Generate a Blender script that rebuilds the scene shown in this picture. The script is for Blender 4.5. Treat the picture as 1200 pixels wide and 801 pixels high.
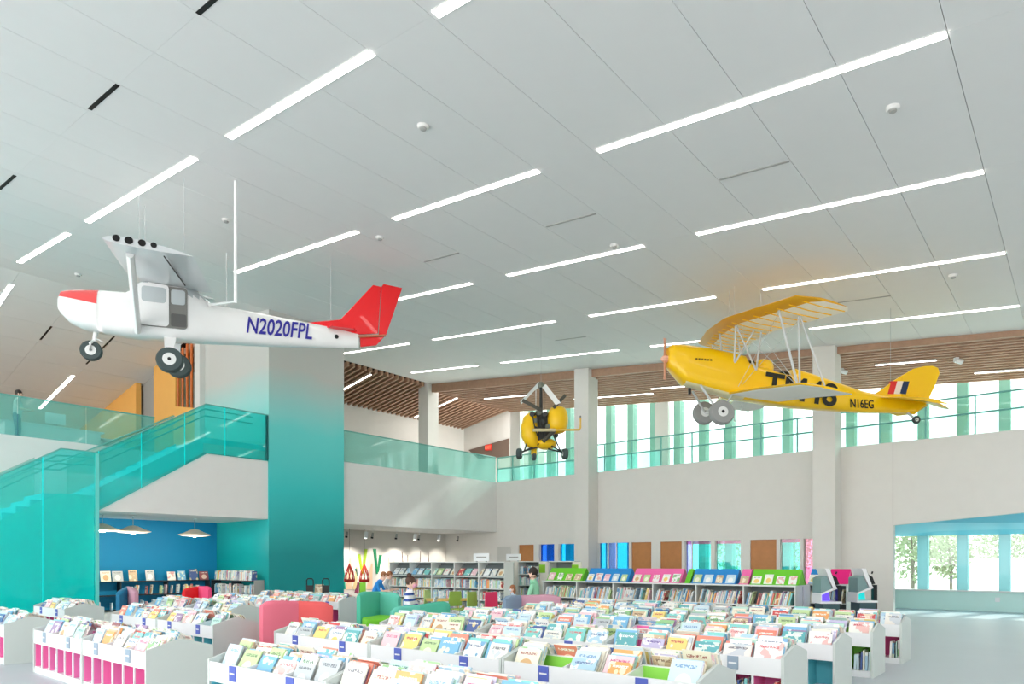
import bpy, bmesh, math, random
from mathutils import Vector, Matrix
random.seed(11)
S = bpy.context.scene
for o in list(bpy.data.objects):
    bpy.data.objects.remove(o)
COL = S.collection
R = math.radians

# ------------------------------------------------------------------ camera
cam = bpy.data.cameras.new('camera')
cam.lens = 24.0; cam.sensor_width = 36.0; cam.sensor_fit = 'HORIZONTAL'
cam.shift_y = 0.2154; cam.clip_end = 400
camo = bpy.data.objects.new('camera', cam); COL.objects.link(camo)
camo.location = (0, 0, 1.5); camo.rotation_euler = (R(90), 0, -math.atan2(.7643, .6448))
S.camera = camo

# ------------------------------------------------------------------ world, sun, exposure
w = bpy.data.worlds.new('overcast_sky'); S.world = w; w.use_nodes = True
bg = w.node_tree.nodes['Background']
bg.inputs[0].default_value = (1.0, 0.975, 0.955, 1); bg.inputs[1].default_value = 1.5
sd = bpy.data.lights.new('sun', 'SUN'); sd.energy = 1.6; sd.angle = R(3); sd.color = (1, .97, .92)
so = bpy.data.objects.new('sun', sd); COL.objects.link(so)
so.rotation_euler = (0, R(58), R(-14))
S.view_settings.view_transform = 'Standard'; S.view_settings.look = 'None'
S.view_settings.gamma = 1.0; S.view_settings.use_curve_mapping = False
S.view_settings.exposure = 1.5

# ------------------------------------------------------------------ materials
def lin(c):
    return tuple((x / 12.92 if x <= .04045 else ((x + .055) / 1.055) ** 2.4) for x in [v / 255 for v in c])
MATS = {}
def mat(name, rgb, rough=.55, metal=0, vary=.03, scale=3.0, spec=.4, emit=0, bump=0, coat=0):
    if name in MATS: return MATS[name]
    m = bpy.data.materials.new(name); m.use_nodes = True
    nt = m.node_tree; b = nt.nodes['Principled BSDF']
    c = lin(rgb)
    b.inputs['Roughness'].default_value = rough; b.inputs['Metallic'].default_value = metal
    b.inputs['Specular IOR Level'].default_value = spec; b.inputs['Coat Weight'].default_value = coat
    tc = nt.nodes.new('ShaderNodeTexCoord'); nz = nt.nodes.new('ShaderNodeTexNoise')
    nz.inputs['Scale'].default_value = scale; nz.inputs['Detail'].default_value = 4
    nt.links.new(tc.outputs['Object'], nz.inputs['Vector'])
    mx = nt.nodes.new('ShaderNodeMix'); mx.data_type = 'RGBA'
    mx.inputs[6].default_value = (*[x * (1 - vary) for x in c], 1)
    mx.inputs[7].default_value = (*[min(1, x * (1 + vary)) for x in c], 1)
    nt.links.new(nz.outputs['Fac'], mx.inputs[0]); nt.links.new(mx.outputs[2], b.inputs['Base Color'])
    if bump:
        bp = nt.nodes.new('ShaderNodeBump'); bp.inputs['Strength'].default_value = bump; bp.inputs['Distance'].default_value = .01
        n2 = nt.nodes.new('ShaderNodeTexNoise'); n2.inputs['Scale'].default_value = 180
        nt.links.new(tc.outputs['Object'], n2.inputs['Vector'])
        nt.links.new(n2.outputs['Fac'], bp.inputs['Height']); nt.links.new(bp.outputs[0], b.inputs['Normal'])
    if emit:
        b.inputs['Emission Color'].default_value = (*c, 1); b.inputs['Emission Strength'].default_value = emit
    MATS[name] = m; return m
def glass(name, rgb, tint=.85, haze=.1, gloss=.05, hazergb=None):
    """tinted sheet glass: tinted transmission + a little body colour + reflection"""
    if name in MATS: return MATS[name]
    m = bpy.data.materials.new(name); m.use_nodes = True; nt = m.node_tree
    for n in list(nt.nodes):
        if n.type != 'OUTPUT_MATERIAL': nt.nodes.remove(n)
    out = [n for n in nt.nodes if n.type == 'OUTPUT_MATERIAL'][0]
    c = lin(rgb); h = lin(hazergb or rgb)
    tr = nt.nodes.new('ShaderNodeBsdfTransparent'); tr.inputs[0].default_value = (*[x * tint + (1 - tint) for x in c], 1)
    df = nt.nodes.new('ShaderNodeBsdfDiffuse'); df.inputs[0].default_value = (*h, 1)
    tl = nt.nodes.new('ShaderNodeBsdfTranslucent'); tl.inputs[0].default_value = (*h, 1)
    gl = nt.nodes.new('ShaderNodeBsdfGlossy'); gl.inputs['Roughness'].default_value = .03
    m0 = nt.nodes.new('ShaderNodeMixShader'); m0.inputs[0].default_value = .5
    m1 = nt.nodes.new('ShaderNodeMixShader'); m1.inputs[0].default_value = haze
    m2 = nt.nodes.new('ShaderNodeMixShader'); m2.inputs[0].default_value = gloss
    L = nt.links.new
    L(df.outputs[0], m0.inputs[1]); L(tl.outputs[0], m0.inputs[2])
    L(tr.outputs[0], m1.inputs[1]); L(m0.outputs[0], m1.inputs[2])
    L(m1.outputs[0], m2.inputs[1]); L(gl.outputs[0], m2.inputs[2]); L(m2.outputs[0], out.inputs[0])
    MATS[name] = m; return m
def gradient_z(name, stops, z0, z1, rough=.35):
    m = bpy.data.materials.new(name); m.use_nodes = True; nt = m.node_tree; b = nt.nodes['Principled BSDF']
    b.inputs['Roughness'].default_value = rough
    tc = nt.nodes.new('ShaderNodeTexCoord'); sp = nt.nodes.new('ShaderNodeSeparateXYZ'); mr = nt.nodes.new('ShaderNodeMapRange')
    mr.inputs[1].default_value = z0; mr.inputs[2].default_value = z1
    cr = nt.nodes.new('ShaderNodeValToRGB'); e = cr.color_ramp.elements
    for i, (p, c) in enumerate(stops):
        el = e[i] if i < 2 else e.new(p)
        el.position = p; el.color = (*lin(c), 1)
    nz = nt.nodes.new('ShaderNodeTexNoise'); nz.inputs['Scale'].default_value = .7
    ad = nt.nodes.new('ShaderNodeMath'); ad.operation = 'MULTIPLY_ADD'; ad.inputs[1].default_value = .5
    L = nt.links.new
    L(tc.outputs['Object'], sp.inputs[0]); L(tc.outputs['Object'], nz.inputs['Vector'])
    L(nz.outputs['Fac'], ad.inputs[0]); L(sp.outputs[2], ad.inputs[2]); L(ad.outputs[0], mr.inputs[0])
    L(mr.outputs[0], cr.inputs[0]); L(cr.outputs[0], b.inputs['Base Color'])
    MATS[name] = m; return m

WHITE = mat('white_paint', (232, 231, 228), .6)
WALLW = mat('wall_paint', (226, 224, 219), .75)
CEIL = mat('ceiling_panel', (234, 234, 233), .7, vary=.015)
CEILGAP = mat('ceiling_joint', (165, 165, 165), .9)
LAMW = mat('white_laminate', (236, 238, 240), .35, vary=.01)
ENDP = mat('white_laminate_shaded', (206, 214, 211), .4, vary=.01)  # shade of the bin ends put into the laminate colour
BLACK = mat('black_slot', (10, 10, 11), .6)
FLOOR = mat('floor_resin', (186, 194, 200), .42, vary=.06, scale=.8, spec=.35)
WOOD = mat('slat_wood', (176, 140, 116), .5, vary=.18, scale=9)
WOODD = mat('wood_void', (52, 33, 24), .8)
OAK = mat('oak_door', (190, 128, 74), .45, vary=.12, scale=6)
TEAL = mat('teal_paint', (0, 246, 246), .5)
CYAN = mat('cyan_paint', (60, 230, 240), .5)
BLUEW = mat('blue_paint', (0, 134, 186), .6)
SOFFB = mat('soffit_blue_reflection', (120, 214, 236), .6)  # reflected blue light put into the soffit colour
MINT = mat('mint_paint', (150, 218, 208), .5)
YELW = mat('amber_wall', (252, 190, 100), .6)
ORAW = mat('orange_fin_wood', (226, 122, 62), .5, vary=.12, scale=6)
STEEL = mat('brushed_steel', (150, 158, 160), .35, metal=.8)
TSTEEL = mat('teal_steel_rail', (112, 178, 170), .4)
LIGHT = mat('lamp_diffuser', (255, 252, 246), .5, emit=3.8, vary=0)
GREYP = mat('grey_panel', (168, 168, 164), .7)
GLT = glass('teal_glass', (212, 246, 242), .75, .28, .03, (150, 238, 230))
GLW = glass('pale_green_glass', (214, 240, 234), .8, .08, .04, (225, 245, 240))
GLS = glass('stair_teal_glass', (160, 246, 242), .7, .28, .03, (40, 240, 236))
GLTOP = glass('clear_green_glass', (200, 238, 228), .5, .06, .04)
GLC = glass('clear_glass', (225, 245, 242), .5, .0, .05)
GLCY = glass('cyan_film_glass', (30, 190, 235), .9, .12, .08)
GLBL = glass('blue_film_glass', (40, 140, 235), .9, .2, .08)
GLPK = glass('pink_film_glass', (245, 130, 180), .7, .15, .08)
GLLV = glass('lavender_film_glass', (178, 180, 245), .7, .2, .08)
GLAQ = glass('aqua_film_glass', (130, 235, 228), .8, .06, .08)
GLYE = glass('yellow_film_glass', (245, 235, 120), .8, .1, .08)

# ------------------------------------------------------------------ mesh helpers
class MB:
    def __init__(s): s.v = []; s.f = []; s.m = []
    def add(s, vs, fs, mi=0):
        n = len(s.v); s.v += [tuple(p) for p in vs]
        for f in fs: s.f.append([i + n for i in f]); s.m.append(mi)
        return s
    def box(s, x0, x1, y0, y1, z0, z1, mi=0):
        return s.add([(x0,y0,z0),(x1,y0,z0),(x1,y1,z0),(x0,y1,z0),(x0,y0,z1),(x1,y0,z1),(x1,y1,z1),(x0,y1,z1)],
                     [(3,2,1,0),(4,5,6,7),(0,1,5,4),(1,2,6,5),(2,3,7,6),(3,0,4,7)], mi)
    def prism(s, poly, axis, a, b, mi=0):
        f = {'x': lambda t, p: (t, p[0], p[1]), 'y': lambda t, p: (p[0], t, p[1]), 'z': lambda t, p: (p[0], p[1], t)}[axis]
        n = len(poly)
        return s.add([f(a, p) for p in poly] + [f(b, p) for p in poly],
                     [tuple(range(n))[::-1], tuple(range(n, 2*n))] + [(i, (i+1) % n, n+(i+1) % n, n+i) for i in range(n)], mi)
    def loft(s, rings, mi=0, caps=True, closed=True):
        n = len(rings[0]); vs = [p for r in rings for p in r]; fs = []
        for k in range(len(rings)-1):
            for i in range(n if closed else n-1):
                j = (i+1) % n; fs.append((k*n+i, k*n+j, (k+1)*n+j, (k+1)*n+i))
        if caps: fs += [tuple(range(n))[::-1], tuple(range((len(rings)-1)*n, len(rings)*n))]
        return s.add(vs, fs, mi)
    def tube(s, pts, r, n=8, mi=0, flat=1.0):
        pts = [Vector(p) for p in pts]; rings = []
        for i, p in enumerate(pts):
            t = (pts[min(i+1, len(pts)-1)] - pts[max(i-1, 0)]).normalized()
            a = t.cross(Vector((0, 0, 1)))
            if a.length < .05: a = t.cross(Vector((0, 1, 0)))
            a.normalize(); b = t.cross(a).normalized()
            rr = r[i] if isinstance(r, (list, tuple)) else r
            rings.append([p + a*math.cos(2*math.pi*k/n)*rr*flat + b*math.sin(2*math.pi*k/n)*rr for k in range(n)])
        return s.loft(rings, mi)
    def disc(s, c, axis, r, h, n=24, mi=0, r2=None):
        c = Vector(c); axis = Vector(axis).normalized()
        return s.tube2(c - axis*h/2, c + axis*h/2, r, r if r2 is None else r2, n, mi)
    def tube2(s, p0, p1, r0, r1, n=16, mi=0):
        return s.tube([p0, p1], [r0, r1], n, mi)
    def lathe(s, c, axis, prof, n=24, mi=0):
        """prof: list of (radius, along)"""
        c = Vector(c); t = Vector(axis).normalized()
        a = t.cross(Vector((0, 0, 1)))
        if a.length < .05: a = t.cross(Vector((0, 1, 0)))
        a.normalize(); b = t.cross(a).normalized()
        return s.loft([[c + t*h + (a*math.cos(2*math.pi*k/n) + b*math.sin(2*math.pi*k/n))*max(r, .0005) for k in range(n)] for r, h in prof], mi)
    def ell(s, c, rx, ry, rz, n=16, m=10, mi=0, e=1.0):
        rings = []
        for k in range(m+1):
            ph = -math.pi/2 + math.pi*k/m; cz = math.sin(ph); cr = max(math.cos(ph), .01)**e
            rings.append([(c[0]+rx*cr*math.cos(2*math.pi*i/n), c[1]+ry*cr*math.sin(2*math.pi*i/n), c[2]+rz*cz) for i in range(n)])
        return s.loft(rings, mi)
    def mesh(s, name, mats, smooth=False):
        me = bpy.data.meshes.new(name); me.from_pydata(s.v, [], s.f)
        for m in (mats if isinstance(mats, (list, tuple)) else [mats]): me.materials.append(m)
        for p, i in zip(me.polygons, s.m): p.material_index = i
        bm = bmesh.new(); bm.from_mesh(me); bmesh.ops.recalc_face_normals(bm, faces=bm.faces); bm.to_mesh(me); bm.free()
        if smooth:
            for p in me.polygons: p.use_smooth = True
            try: me.set_sharp_from_angle(angle=R(smooth if smooth is not True else 40))
            except Exception: pass
        me.update(); return me
    def build(s, name, mats, parent=None, smooth=False, bevel=0):
        o = bpy.data.objects.new(name, s.mesh(name, mats, smooth)); COL.objects.link(o)
        if parent: o.parent = parent
        if bevel:
            b = o.modifiers.new('bevel', 'BEVEL'); b.width = bevel; b.segments = 2; b.limit_method = 'ANGLE'
        return o
def tag(o, label=None, cat=None, group=None, kind=None):
    if label: o['label'] = label
    if cat: o['category'] = cat
    if group: o['group'] = group
    if kind: o['kind'] = kind
    return o
def empty(name, loc=(0,0,0), rz=0, **k):
    o = bpy.data.objects.new(name, None); COL.objects.link(o); o.location = loc; o.rotation_euler = (0, 0, rz)
    o.empty_display_size = .2
    return tag(o, **k)
def inst(name, me, parent=None, loc=(0,0,0), rot=(0,0,0), sc=(1,1,1)):
    o = bpy.data.objects.new(name, me); COL.objects.link(o)
    o.location = loc; o.rotation_euler = rot; o.scale = sc
    if parent: o.parent = parent
    return o
def copy_tree(o, parent=None):
    c = o.copy(); COL.objects.link(c); c.parent = parent
    for ch in list(o.children): copy_tree(ch, c)
    return c
def B(*a): return MB().box(*a)
def struct(o, label=None): return tag(o, label, None, None, 'structure')
ORD = ['first','second','third','fourth','fifth','sixth','seventh','eighth','ninth','tenth','eleventh','twelfth','thirteenth','fourteenth','fifteenth','sixteenth','seventeenth','eighteenth','nineteenth','twentieth']
def text_obj(name, body, size, m, parent, M, shear=0, bold=0, depth=.004, width=None):
    cu = bpy.data.curves.new(name, 'FONT'); cu.body = body; cu.size = size; cu.shear = shear; cu.offset = bold
    cu.extrude = depth; cu.resolution_u = 3
    t = bpy.data.objects.new(name + '_curve', cu); COL.objects.link(t)
    dg = bpy.context.evaluated_depsgraph_get(); me = bpy.data.meshes.new_from_object(t.evaluated_get(dg))
    bpy.data.objects.remove(t)
    if width:
        xs = [v.co.x for v in me.vertices]; k = width / (max(xs) - min(xs)); x0 = min(xs)
        for v in me.vertices: v.co.x = (v.co.x - x0) * k
    me.materials.clear(); me.materials.append(m)
    o = bpy.data.objects.new(name, me); COL.objects.link(o); o.parent = parent; o.matrix_local = M
    return o
def frame_matrix(o, xa, ya):
    xa = Vector(xa).normalized(); ya = Vector(ya); ya = (ya - xa*ya.dot(xa)).normalized(); za = xa.cross(ya)
    M = Matrix((xa, ya, za)).transposed().to_4x4(); M.translation = Vector(o); return M

# ================================================================== STRUCTURE
def ceil_z(y): return 7.4 + .1055*y
def desc_z(y): return 9.89 - .17*(y - 23.6)
XA = 22.5; XW = 25.5; F2 = 5.03; FOLD = 23.6

fl = struct(B(-12, 25.8, -20, 37, -.15, 0).build('floor', FLOOR), 'pale grey-blue polished resin floor of the library')
# ---- ceiling with separate panels
ce = struct(MB().add([(-8,-6,ceil_z(-6)+.12),(22.1,-6,ceil_z(-6)+.12),(22.1,FOLD,ceil_z(FOLD)+.12),(-8,FOLD,ceil_z(FOLD)+.12),
                      (-8,-6,ceil_z(-6)+.25),(22.1,-6,ceil_z(-6)+.25),(22.1,FOLD,ceil_z(FOLD)+.25),(-8,FOLD,ceil_z(FOLD)+.25)],
                     [(0,1,2,3),(4,5,6,7),(0,1,5,4),(1,2,6,5),(2,3,7,6),(3,0,4,7)]).build('ceiling', CEILGAP), 'sloping white panelled ceiling over the main hall')
YS = [-1.13, .05, 1.22, 2.38, 3.55, 4.73, 6.0, 7.14, 8.4, 9.69, 10.93, 12.15, 13.48, 14.7, 15.95, 17.3, 18.6, 19.9, 21.2, 22.5, 23.6]
XS = [-1.2, .45, 2.2, 3.95, 5.62, 9.13, 12.66, 16.2, 19.75, 22.1]
def cpanel(x0, x1, y0, y1, gx, gy, zf=ceil_z, t=.06):
    x0 += gx; x1 -= gx; y0 += gy; y1 -= gy
    return MB().add([(x0,y0,zf(y0)),(x1,y0,zf(y0)),(x1,y1,zf(y1)),(x0,y1,zf(y1)),(x0,y0,zf(y0)+t),(x1,y0,zf(y0)+t),(x1,y1,zf(y1)+t),(x0,y1,zf(y1)+t)],
                    [(3,2,1,0),(4,5,6,7),(0,1,5,4),(1,2,6,5),(2,3,7,6),(3,0,4,7)])
for i in range(len(XS)-1):
    for j in range(len(YS)-1):
        cpanel(XS[i], XS[i+1], YS[j], YS[j+1], .001, .0035).build('ceiling_panel', CEIL, ce)
cpanel(-8, -1.2, -6, FOLD, .01, .01).build('ceiling_panel', CEIL, ce)
cpanel(-1.2, 22.1, -6, -1.13, .01, .01).build('ceiling_panel', CEIL, ce)
# access hatches: thin raised frames seen as fine lines
for (x, y0, y1) in ((10.95,3.57,4.7),(10.98,7.18,8.36),(11.1,10.95,12.1),(18.0,3.55,4.7),(18.1,12.2,13.4)):
    z = ceil_z
    MB().add([(x-.02,y0,z(y0)-.012),(x+.02,y0,z(y0)-.012),(x+.02,y1,z(y1)-.012),(x-.02,y1,z(y1)-.012),(x-.02,y0,z(y0)+.01),(x+.02,y0,z(y0)+.01),(x+.02,y1,z(y1)+.01),(x-.02,y1,z(y1)+.01)],
             [(3,2,1,0),(4,5,6,7),(0,1,5,4),(1,2,6,5),(2,3,7,6),(3,0,4,7)]).build('hatch_edge', GREYP, ce)
# black air slots
for (x, y0, y1, zf) in ((3.95,7.9,8.42,ceil_z),(3.95,10.95,12.08,ceil_z),(3.95,16.1,17.2,ceil_z),(7.52,26.5,27.66,desc_z),(9.33,26.13,28.89,desc_z)):
    a = .03
    MB().add([(x-a,y0,zf(y0)-.006),(x+a,y0,zf(y0)-.006),(x+a,y1,zf(y1)-.006),(x-a,y1,zf(y1)-.006),(x-a,y0,zf(y0)+.02),(x+a,y0,zf(y0)+.02),(x+a,y1,zf(y1)+.02),(x-a,y1,zf(y1)+.02)],
             [(3,2,1,0),(4,5,6,7),(0,1,5,4),(1,2,6,5),(2,3,7,6),(3,0,4,7)]).build('air_slot', BLACK, ce)
# descending white ceiling at the far side
c2 = struct(cpanel(-12, 11.4, FOLD, 37, 0, 0, lambda y: desc_z(y)+.1, .1).build('ceiling', CEILGAP), 'white ceiling sloping down over the far upper floor')
DX = [-4, -1, 2, 4.2, 5.9, 7.5, 9.4, 11.4]
for i in range(len(DX)-1):
    for j in range(9):
        y0 = FOLD + j*1.45
        cpanel(DX[i], DX[i+1], y0, y0+1.45, .003, .006, desc_z).build('ceiling_panel', CEIL, c2)
# ---- ceiling lights
def ceiling_light(x, y0, y1, zf, label, off=.0, w=.06):
    root = empty('ceiling_light', (x, y0, zf(y0)+off), label=label, cat='ceiling light', group='linear ceiling lights')
    dz = zf(y1) - zf(y0); L = y1 - y0
    def bar(name, a, b, za, zb, m, p=root):
        return MB().add([(a,0,za),(b,0,za),(b,L,za+dz),(a,L,za+dz),(a,0,zb),(b,0,zb),(b,L,zb+dz),(a,L,zb+dz)],
                 [(3,2,1,0),(4,5,6,7),(0,1,5,4),(1,2,6,5),(2,3,7,6),(3,0,4,7)]).build(name, m, p)
    bar('frame', -w-.015, w+.015, -.012, .02, WHITE)
    bar('diffuser', -w, w*.38, -.018, -.0125, LIGHT)
    bar('diffuser', w*.5, w, -.018, -.0125, LIGHT)
    return root
LX = [5.62, 9.14, 12.72, 16.32, 19.9]
SPAN = {'near': (1.23, 5.93), 'second': (7.13, 10.87), 'third': (12.1, 17.33), 'fourth': (18.6, 22.5)}
for i, x in enumerate(LX):
    for nm, (a, b) in SPAN.items():
        if x == 12.72 and nm == 'third': b = 15.3
        if nm == 'fourth' and x in (9.14, 12.72): continue
        ceiling_light(x, a, b, ceil_z, f'recessed linear ceiling light, {nm} span, {ORD[i]} row of the white ceiling')
ceiling_light(5.9, 24.4, 28.5, desc_z, 'recessed linear light on the far sloping ceiling by the frame edge')
ceiling_light(9.28, 30.15, 34.2, desc_z, 'recessed linear light on the far sloping ceiling behind the upper balcony')
# smoke detectors and sprinklers
for (x, y, zf, lb) in ((7.15,7.82,ceil_z,'over the book bins'),(7.28,14.21,ceil_z,'beside the white aeroplane tail pole'),(12.42,7.65,ceil_z,'above the yellow biplane nose'),
                   (9.6,11.9,ceil_z,'between two linear lights'),(17.2,2.2,ceil_z,'near the window side ceiling edge'),(6.9,22.0,ceil_z,'near the ceiling fold'),(10.3,2.0,ceil_z,'by the long near light')):
    d = empty('smoke_detector', (x, y, zf(y)), label=f'small round white smoke detector on the ceiling {lb}', cat='smoke detector', group='smoke detectors')
    MB().lathe((0,0,0), (0,0,-1), [(.09,-.02),(.09,.02),(.07,.045)], 16).build('base', WHITE, d, True)
    MB().lathe((0,0,-.045), (0,0,-1), [(.05,0),(.045,.02),(.02,.03)], 12).build('sensor', GREYP, d, True)

# ---- wood slat soffits
def woodA(x, y):
    t = (x - 22.1)/3.4
    return (7.29 + .095*y)*(1-t) + (6.85 + .0925*y)*t
wa = struct(MB().add([(22.1,-4,woodA(22.1,-4)+.14),(25.5,-4,woodA(25.5,-4)+.14),(25.5,21.6,woodA(25.5,21.6)+.14),(22.1,23.6,woodA(22.1,23.6)+.14),
                      (22.1,-4,woodA(22.1,-4)+.3),(25.5,-4,woodA(25.5,-4)+.3),(25.5,21.6,woodA(25.5,21.6)+.3),(22.1,23.6,woodA(22.1,23.6)+.3)],
                     [(3,2,1,0),(4,5,6,7),(0,1,5,4),(1,2,6,5),(2,3,7,6),(3,0,4,7)]).build('ceiling', mat('pale_void', (236, 228, 220), .8)), 'pale lining above the timber slat soffit by the windows')
NA = 17
for k in range(NA):
    x = 22.22 + k*3.2/(NA-1); ye = 23.6 - (x-22.1)/3.4*2.0; a = .038
    y0 = -4
    MB().add([(x-a,y0,woodA(x-a,y0)),(x+a,y0,woodA(x+a,y0)),(x+a,ye,woodA(x+a,ye)),(x-a,ye,woodA(x-a,ye)),
              (x-a,y0,woodA(x,y0)+.075),(x+a,y0,woodA(x,y0)+.075),(x+a,ye,woodA(x,ye)+.075),(x-a,ye,woodA(x,ye)+.075)],
             [(3,2,1,0),(4,5,6,7),(0,1,5,4),(1,2,6,5),(2,3,7,6),(3,0,4,7)]).build('slat', WOOD, wa)
# fascia board between white ceiling and slats
fz = lambda y: woodA(22.1, y)
struct(MB().add([(22.06,-4,fz(-4)-.03),(22.14,-4,fz(-4)-.03),(22.14,23.6,fz(23.6)-.03),(22.06,23.6,fz(23.6)-.03),
          (22.06,-4,ceil_z(-4)+.03),(22.14,-4,ceil_z(-4)+.03),(22.14,23.6,ceil_z(23.6)+.03),(22.06,23.6,ceil_z(23.6)+.03)],
         [(3,2,1,0),(4,5,6,7),(0,1,5,4),(1,2,6,5),(2,3,7,6),(3,0,4,7)]).build('trim_1', WOOD), 'timber fascia board along the ceiling edge')
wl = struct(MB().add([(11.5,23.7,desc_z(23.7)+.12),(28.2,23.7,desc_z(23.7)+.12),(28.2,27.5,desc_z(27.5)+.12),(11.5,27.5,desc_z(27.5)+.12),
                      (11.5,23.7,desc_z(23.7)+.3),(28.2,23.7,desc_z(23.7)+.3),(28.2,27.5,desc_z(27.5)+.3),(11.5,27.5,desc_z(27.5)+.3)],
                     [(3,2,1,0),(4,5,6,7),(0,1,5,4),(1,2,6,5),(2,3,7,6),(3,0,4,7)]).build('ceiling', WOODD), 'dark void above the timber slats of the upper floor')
k = 0; x = 11.7
while x < 28.0:
    a = .05; y0, y1 = 23.62, 27.45
    zz = lambda y: desc_z(y) - .16
    MB().add([(x-a,y0,zz(y0)),(x+a,y0,zz(y0)),(x+a,y1,zz(y1)),(x-a,y1,zz(y1)),(x-a,y0,zz(y0)+.2),(x+a,y0,zz(y0)+.2),(x+a,y1,zz(y1)+.2),(x-a,y1,zz(y1)+.2)],
             [(3,2,1,0),(4,5,6,7),(0,1,5,4),(1,2,6,5),(2,3,7,6),(3,0,4,7)]).build('slat', WOOD, wl)
    x += .3
# lights in the slats
def wlight(x, y0, y1, zf, label):
    return ceiling_light(x, y0, y1, zf, label, off=-.02, w=.045)
wlight(18.7, 23.8, 27.0, lambda y: desc_z(y)-.16, 'slim linear light set among timber slats beside the gradient tower')
wlight(24.1, 23.9, 27.0, lambda y: desc_z(y)-.16, 'slim linear light among timber slats beyond the corner column')
for a, b, xx, lb in ((18.9,21.4,23.4,'above the corner of the upper gallery'),(13.2,17.0,24.3,'over the gallery beside the tall column'),(9.6,13.0,23.8,'between column and biplane nose'),
                     (3.4,5.0,23.3,'short one over the biplane tail'),(-2,2.6,24.6,'nearest the window fins at the frame edge')):
    wlight(xx, a, b, lambda y, X=xx: woodA(X, y), f'slim linear light in the window-side timber soffit, {lb}')

# ---- window side wall with openings
DOORS = [(17.79,18.62),(12.28,13.11),(11.07,11.92),(7.74,8.6)]
PANES = [(16.72,17.5,GLBL),(15.72,16.5,GLCY),(14.25,14.58,GLCY),(13.81,14.18,GLLV),(13.22,13.81,GLCY),(10.71,10.95,GLLV),(9.98,10.71,GLAQ),(8.93,9.83,GLAQ),(7.0,7.62,GLAQ),(6.6,6.89,GLPK)]
mb = MB()
mb.prism([(4.36,2.26),(23.05,2.26),(23.05,F2),(-6,F2),(-6,3.37),(4.36,2.6)], 'x', XA, XA+.25)
ops = sorted([(a, b) for a, b in DOORS] + [(16.72,17.5),(15.72,16.5),(13.22,14.58),(9.98,10.95),(8.93,9.83),(7.0,7.62),(6.6,6.89)])
y = 4.36
for a, b in ops + [(23.05, 23.05)]:
    if a - y > .01: mb.box(XA, XA+.25, y, a, 0, 2.26)
    y = b
for a, b in ops:
    if (a, b) not in DOORS: mb.box(XA+.02, XA+.23, a, b, 0, .45)
wr = struct(mb.build('wall_right', WALLW), 'tall off-white wall along the window side')
for a, b in DOORS:
    d = MB().box(XA+.06, XA+.11, a, b, 0, 2.26).build('door_leaf', OAK, wr)
    MB().tube([(XA+.02, a+.1, 1.0), (XA+.02, a+.1, 1.25)], .012).build('handle', STEEL, d)
for a, b, g in PANES:
    B(XA+.1, XA+.115, a, b, .45, 2.26).build('pane', g, wr)
    B(XA+.08, XA+.13, b-.02, b+.02, .45, 2.26).build('mullion', WHITE, wr)
for a, b, g in ((9.98,10.95,GLPK),(8.93,9.83,GLPK),(7.0,7.62,GLPK)):
    B(XA+.085, XA+.095, a, b, 2.15, 2.26).build('film_strip', g, wr)
# flush grey door near the corner
gd = B(XA-.015, XA+.0, 19.05, 19.8, 0, 2.2).build('door_leaf', mat('flush_door_grey', (205,205,200), .6), wr)
# faint vertical joint in the wall plaster
B(XA-.004, XA, 4.36, 4.38, 2.6, F2).build('plaster_joint', mat('joint_grey', (204, 202, 198), .7), wr)
struct(B(-12, XA+3, -8.2, -8, 0, 7).build('wall_light_block', WALLW), 'plain white unseen wall added to block light from one side')  # unseen wall, added to cut the light coming from this side
# columns
for i, (y0, y1) in enumerate(((5.78, 6.42), (14.6, 15.25), (23.55, 24.2))):
    zt = ceil_z(y1) + .05
    struct(B(21.83, XA, y0, y1, 0 if i < 2 else F2, zt).build(f'column_{i+1}', WALLW), ['square white column behind the yellow biplane','square white column beside the yellow gyrocopter','square white column at the upper gallery corner'][i])
# gallery slab and soffits
struct(B(XA+.25, XW, 5.0, 27.5, 2.5, F2-.002).build('floor', WALLW), 'upper gallery slab along the windows')
struct(B(XA+.25, XW, -8, 5.0, 4.7, F2-.002).build('floor', WALLW), 'upper gallery slab above the wide opening')
struct(MB().prism([(XA+.02,2.6),(XW-.1,2.36),(XW-.1,2.42),(XA+.26,5.0),(XA+.26,2.62)][:3] + [(XA+.02,2.66)], 'y', -6, 4.36).build('trim_3', SOFFB), 'soffit')
bpy.data.objects.remove(bpy.data.objects['trim_3'])
sb = MB(); zh = lambda y: 2.6 + (4.36-y)*.0745
sb.add([(XA+.24,5.0,zh(4.36)),(XA+.24,-6,zh(-6)),(XW-.05,-6,2.34),(XW-.05,5.0,2.37),(XA+.24,5.0,zh(4.36)+.1),(XA+.24,-6,zh(-6)+.1),(XW-.05,-6,2.44),(XW-.05,5.0,2.47)],
       [(3,2,1,0),(4,5,6,7),(0,1,5,4),(1,2,6,5),(2,3,7,6),(3,0,4,7)])
struct(sb.build('trim_3', SOFFB), 'sloping soffit inside the wide opening, coloured for reflected blue light')
struct(B(XA+.25, XW, 5.0, 5.2, 0, 4.9).build('wall_partition', WALLW), 'partition wall beside the wide opening')
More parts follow.
